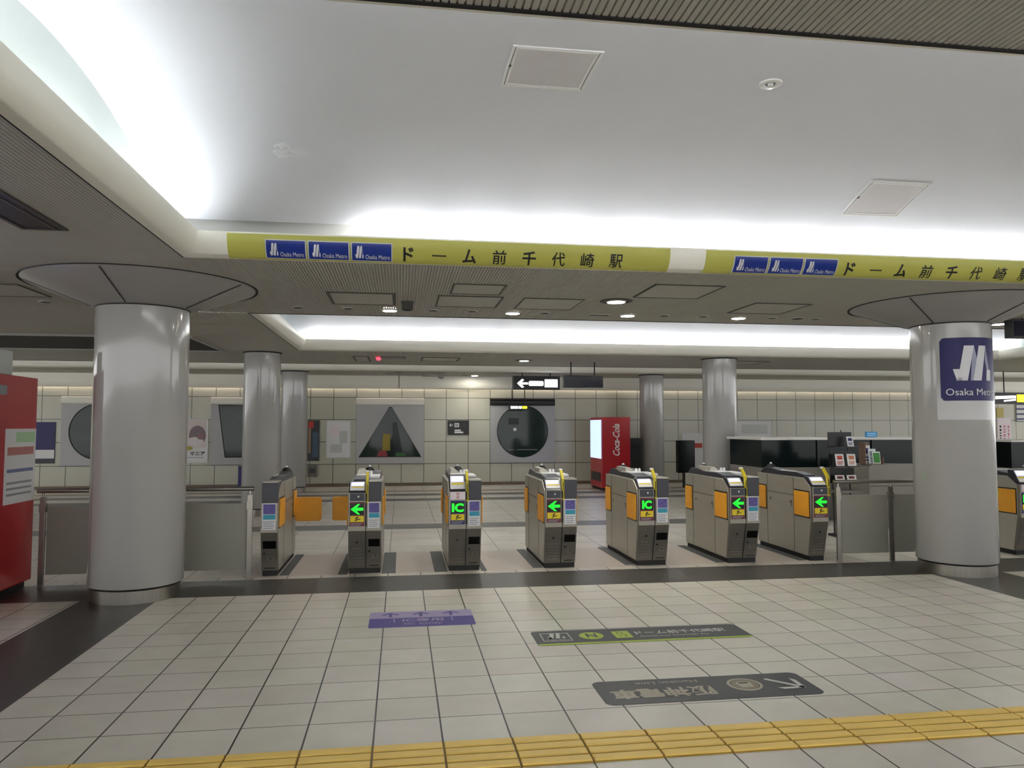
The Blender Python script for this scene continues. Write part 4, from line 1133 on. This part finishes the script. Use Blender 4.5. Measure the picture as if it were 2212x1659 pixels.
# added lit sign standing in for a sign reflection in the round window
t, a, yy, zc, hh = hanging('hanging_sign', 'small added lit sign, white and yellow, standing in for a reflection in the round window', 2.60, 3.10, 18.2, 1.85, 1.98, th=0.06)
polys_obj('lit_text_block', [[(-0.2, -0.03), (-0.02, -0.03), (-0.02, 0.03), (-0.2, 0.03)], [(0.0, -0.03), (0.07, -0.03), (0.07, 0.03), (0.0, 0.03)]], M['signlit'], t, lambda u, v: Vector((u, yy, zc + v)))  # white part of the added sign, stands in for the reflection
polys_obj('yellow_reflection_block', [rrect(0.085, 0.205, -0.03, 0.03, 0.015)], M['signyel'], t, lambda u, v: Vector((u, yy, zc + v)))

# ================================================================== VENDING MACHINES
t = thing('vending_machine', 'tall red vending machine at the left frame edge, side with white notice', 'vending machine', (-3.83, 6.95, 0))
MB().box(-0.5, 0.5, -0.45, 0.57, 0.06, 1.895).build('cabinet', M['red'], t, bevel=0.012)
MB().box(-0.46, 0.46, -0.40, 0.53, 0.0, 0.06).build('base', M['blackbase'], t)
MB().box(-0.44, 0.44, -0.47, -0.45, 0.95, 1.78).build('display_window', M['screenblue'], t)
MB().box(-0.40, 0.40, -0.465, -0.45, 0.2, 0.38).build('delivery_flap', M['black'], t)
MB().box(-0.35, 0.5, -0.30, 0.10, 1.895, 2.10).build('top_sign', M['silveredge'], t, bevel=0.006)
sh = MB().box(0.50, 0.503, 0.02, 0.56, 0.78, 1.43).build('side_notice', M['paper'], t)
MB().box(0.503, 0.504, 0.20, 0.54, 1.31, 1.40).build('green_glare', mat('pale_green_glare', (176, 214, 170), 0.5), sh)  # greenish glare on the notice, painted as a pale patch
MB().box(0.503, 0.504, 0.06, 0.52, 1.20, 1.27).build('red_text', mat('faded_red_print', (186, 120, 116), 0.5), sh)
MB().box(0.503, 0.504, 0.06, 0.52, 1.05, 1.08).build('blue_text', mat('faded_blue_print', (110, 120, 160), 0.5), sh)
for k in range(3):
    MB().box(0.503, 0.504, 0.06, 0.50, 0.95 - 0.05 * k, 0.97 - 0.05 * k).build('grey_text', M['greyink'], sh)
MB().box(0.498, 0.502, -0.35, 0.02, 1.72, 1.80).build('side_sticker', M['greyink'], t)

t = thing('vending_machine', 'red drinks machine with lit side front before the far wall', 'vending machine', (4.83, 17.1, 0))
MB().box(-0.33, 0.33, -0.55, 0.5, 0.06, 1.66).build('cabinet', M['red'], t, bevel=0.012)
MB().box(-0.30, 0.30, -0.5, 0.46, 0.0, 0.06).build('base', M['blackbase'], t)
MB().box(-0.345, -0.33, -0.48, 0.45, 0.72, 1.60).build('display_window', M['screenblue'], t)
MB().box(-0.342, -0.33, -0.4, 0.4, 0.2, 0.4).build('delivery_flap', M['black'], t)
lettering('white_script', 'Coca-Cola', M['whiteink'], t, (0.0, -0.553, 1.15), (0, 0, 1), (-1, 0, 0), w=0.72, h=0.16, bold=0.02, shear=0.3)
t = thing('waste_bin', 'dark bin standing right of the red drinks machine', 'bin', (5.42, 17.2, 0))
MB().box(-0.16, 0.16, -0.2, 0.2, 0.0, 1.18).build('box', M['black'], t, bevel=0.02)
MB().box(-0.10, 0.10, -0.205, -0.2, 0.92, 1.04).build('opening', M['seam'], t)
t = thing('ticket_office_screen', 'dark upright screen right of the column before the far wall', 'screen', (6.72, 17.2, 0))
MB().box(-0.2, 0.2, -0.1, 0.1, 0.35, 1.12).build('screen', M['boothdark'], t, bevel=0.01)
MB().box(-0.06, 0.06, -0.05, 0.05, 0.0, 0.35).build('stand', M['black'], t)

# ================================================================== STAFF BOOTH, RACK, BROCHURES
t = thing('staff_booth', 'dark glazed staff booth beyond the right end gate', 'booth', (7.1, 11.2, 0))
MB().box(-1.45, 1.45, 0.0, 1.2, 0.0, 0.80).build('base_panel', M['boothgrey'], t, bevel=0.01)
MB().box(-1.45, 1.45, 0.02, 1.18, 0.80, 1.235).build('dark_glazing', M['boothdark'], t)
MB().box(-1.49, 1.49, -0.03, 1.22, 1.235, 1.275).build('ledge', M['boothledge'], t, bevel=0.006)
for x in (-0.5, 0.45):
    MB().box(x - 0.02, x + 0.02, -0.004, 0.02, 0.80, 1.235).build('mullion', M['black'], t)
t = thing('staff_booth', 'second dark glazed booth right of the right column, at the frame edge', 'booth', (11.57, 11.2, 0))
MB().box(-1.5, 1.5, 0.0, 1.2, 0.0, 0.76).build('base_panel', M['boothgrey'], t, bevel=0.01)
MB().box(-1.5, 1.5, 0.02, 1.18, 0.76, 1.19).build('dark_glazing', M['boothdark'], t)
MB().box(-1.53, 1.53, -0.03, 1.22, 1.19, 1.225).build('ledge', M['boothledge'], t, bevel=0.006)
t = thing('counter', 'grey rounded counter before the dark booth, behind the right railing', 'counter', (7.08, 9.9, 0))
MB().prism([(-0.48, 0.0), (0.85, 0.0), (0.85, 0.89), (-0.42, 0.905), (-0.46, 0.885), (-0.48, 0.85)], 'y', 0.0, 0.5).build('body', M['boothgrey'], t, bevel=0.01)
MB().box(-0.465, 0.84, -0.004, 0.0, 0.60, 0.606).build('seam', M['seam'], t)

t = thing('brochure_rack', 'black wire brochure rack between right end gate and counter', 'rack', (5.81, 9.2, 0))
for x in (-0.12, 0.13):
    MB().tube((x, 0.10, 0.0), (x, 0.16, 1.33), 0.012, 10).build('upright', M['black'], t)
for z, d in ((1.175, 0.02), (0.92, 0.0), (0.70, -0.02)):
    MB().box(-0.17, 0.17, d - 0.06, d + 0.13, z, z + 0.010).build('shelf', M['black'], t)
    MB().box(-0.17, 0.17, d + 0.11, d + 0.122, z, z + 0.20).build('pocket_back', M['black'], t)
MB().box(-0.18, 0.18, -0.06, 0.2, 0.58, 0.61).build('tray', M['gatedark'], t)
MB().box(-0.16, 0.16, 0.02, 0.2, 0.0, 0.03).build('foot', M['black'], t)
MB().tube((0.03, 0.15, 1.30), (0.03, 0.15, 1.40), 0.008, 8).build('hook', M['black'], t)
def brochure(x, y, z, w, h, label, m, ink, group='brochures in the black rack'):
    b = thing('brochure', label, 'brochure', (x, y, z), 0, group)
    MB().prism([(0.0, 0.0), (0.006, 0.0), (0.036, h), (0.03, h)], 'x', -w / 2, w / 2).build('cover', m, b)
    mb = MB()
    for u0, u1, s0, s1 in ((-0.32, 0.3, 0.55, 0.85), (-0.35, 0.35, 0.30, 0.38), (-0.35, 0.2, 0.15, 0.22)):
        mb.add([(u0 * w, 0.03 * s0 - 0.003, s0 * h), (u1 * w, 0.03 * s0 - 0.003, s0 * h), (u1 * w, 0.03 * s1 - 0.003, s1 * h), (u0 * w, 0.03 * s1 - 0.003, s1 * h)], [(0, 1, 2, 3)])
    mb.build('print', ink, b)
brochure(5.88, 9.19, 1.187, 0.09, 0.13, 'pale brochure alone in the top tier of the black rack', M['paper'], M['navyprint'])
brochure(5.714, 9.17, 0.932, 0.12, 0.155, 'white brochure left in the middle tier of the black rack', M['paper'], M['redink'])
brochure(5.88, 9.17, 0.932, 0.12, 0.155, 'white and orange brochure right in the middle tier of the black rack', M['paper'], mat('orange_print', (196, 120, 80), 0.5))
brochure(5.70, 9.15, 0.712, 0.13, 0.10, 'white brochure left in the lowest tier of the black rack', M['paper'], M['maroon'])
brochure(5.865, 9.15, 0.712, 0.13, 0.10, 'white brochure right in the lowest tier of the black rack', M['paper'], M['maroon'])
t = thing('leaflet_holder', 'brown leaflet holder on the counter before the booth', 'holder', (6.74, 9.97, 0.903))
MB().box(-0.145, -0.13, 0.0, 0.14, 0.0, 0.32).build('side', M['brown'], t)
MB().box(0.13, 0.145, 0.0, 0.14, 0.0, 0.10).build('side', M['brown'], t)
MB().box(-0.13, 0.13, 0.0, 0.14, 0.0, 0.012).build('bottom', M['brown'], t)
MB().box(-0.145, 0.02, 0.14, 0.152, 0.0, 0.32).build('back', M['brown'], t)
brochure(6.69, 10.06, 0.916, 0.12, 0.26, 'tall white leaflet at the back of the brown holder', M['paper'], M['navyprint'], 'leaflets in the brown holder')
brochure(6.75, 10.02, 0.916, 0.12, 0.21, 'pale blue leaflet in the middle of the brown holder', mat('pale_blue_paper', (206, 216, 220), 0.5), M['greyink'], 'leaflets in the brown holder')
g = thing('brochure', 'green-covered leaflet at the front of the brown holder', 'brochure', (6.79, 9.985, 0.916), 0, 'leaflets in the brown holder')
MB().prism([(0.0, 0.0), (0.006, 0.0), (0.03, 0.17), (0.024, 0.17)], 'x', -0.06, 0.06).build('cover', M['paper'], g)
MB().prism([(-0.001, 0.012), (0.002, 0.012), (0.0235, 0.155), (0.0205, 0.155)], 'x', -0.05, 0.05).build('green_panel', M['green'], g)
t = thing('counter_sign', 'small sky blue sign standing on the booth ledge', 'sign', (7.55, 11.24, 1.275))
MB().box(-0.10, 0.10, -0.012, 0.012, 0.0, 0.09).build('plate', M['skyblue'], t, bevel=0.004)
for k in range(2): MB().box(-0.075, 0.075, -0.0145, -0.011, 0.02 + 0.032 * k, 0.038 + 0.032 * k).build('text_bar', mat('pale_sky_print', (150, 206, 240), 0.5), t)
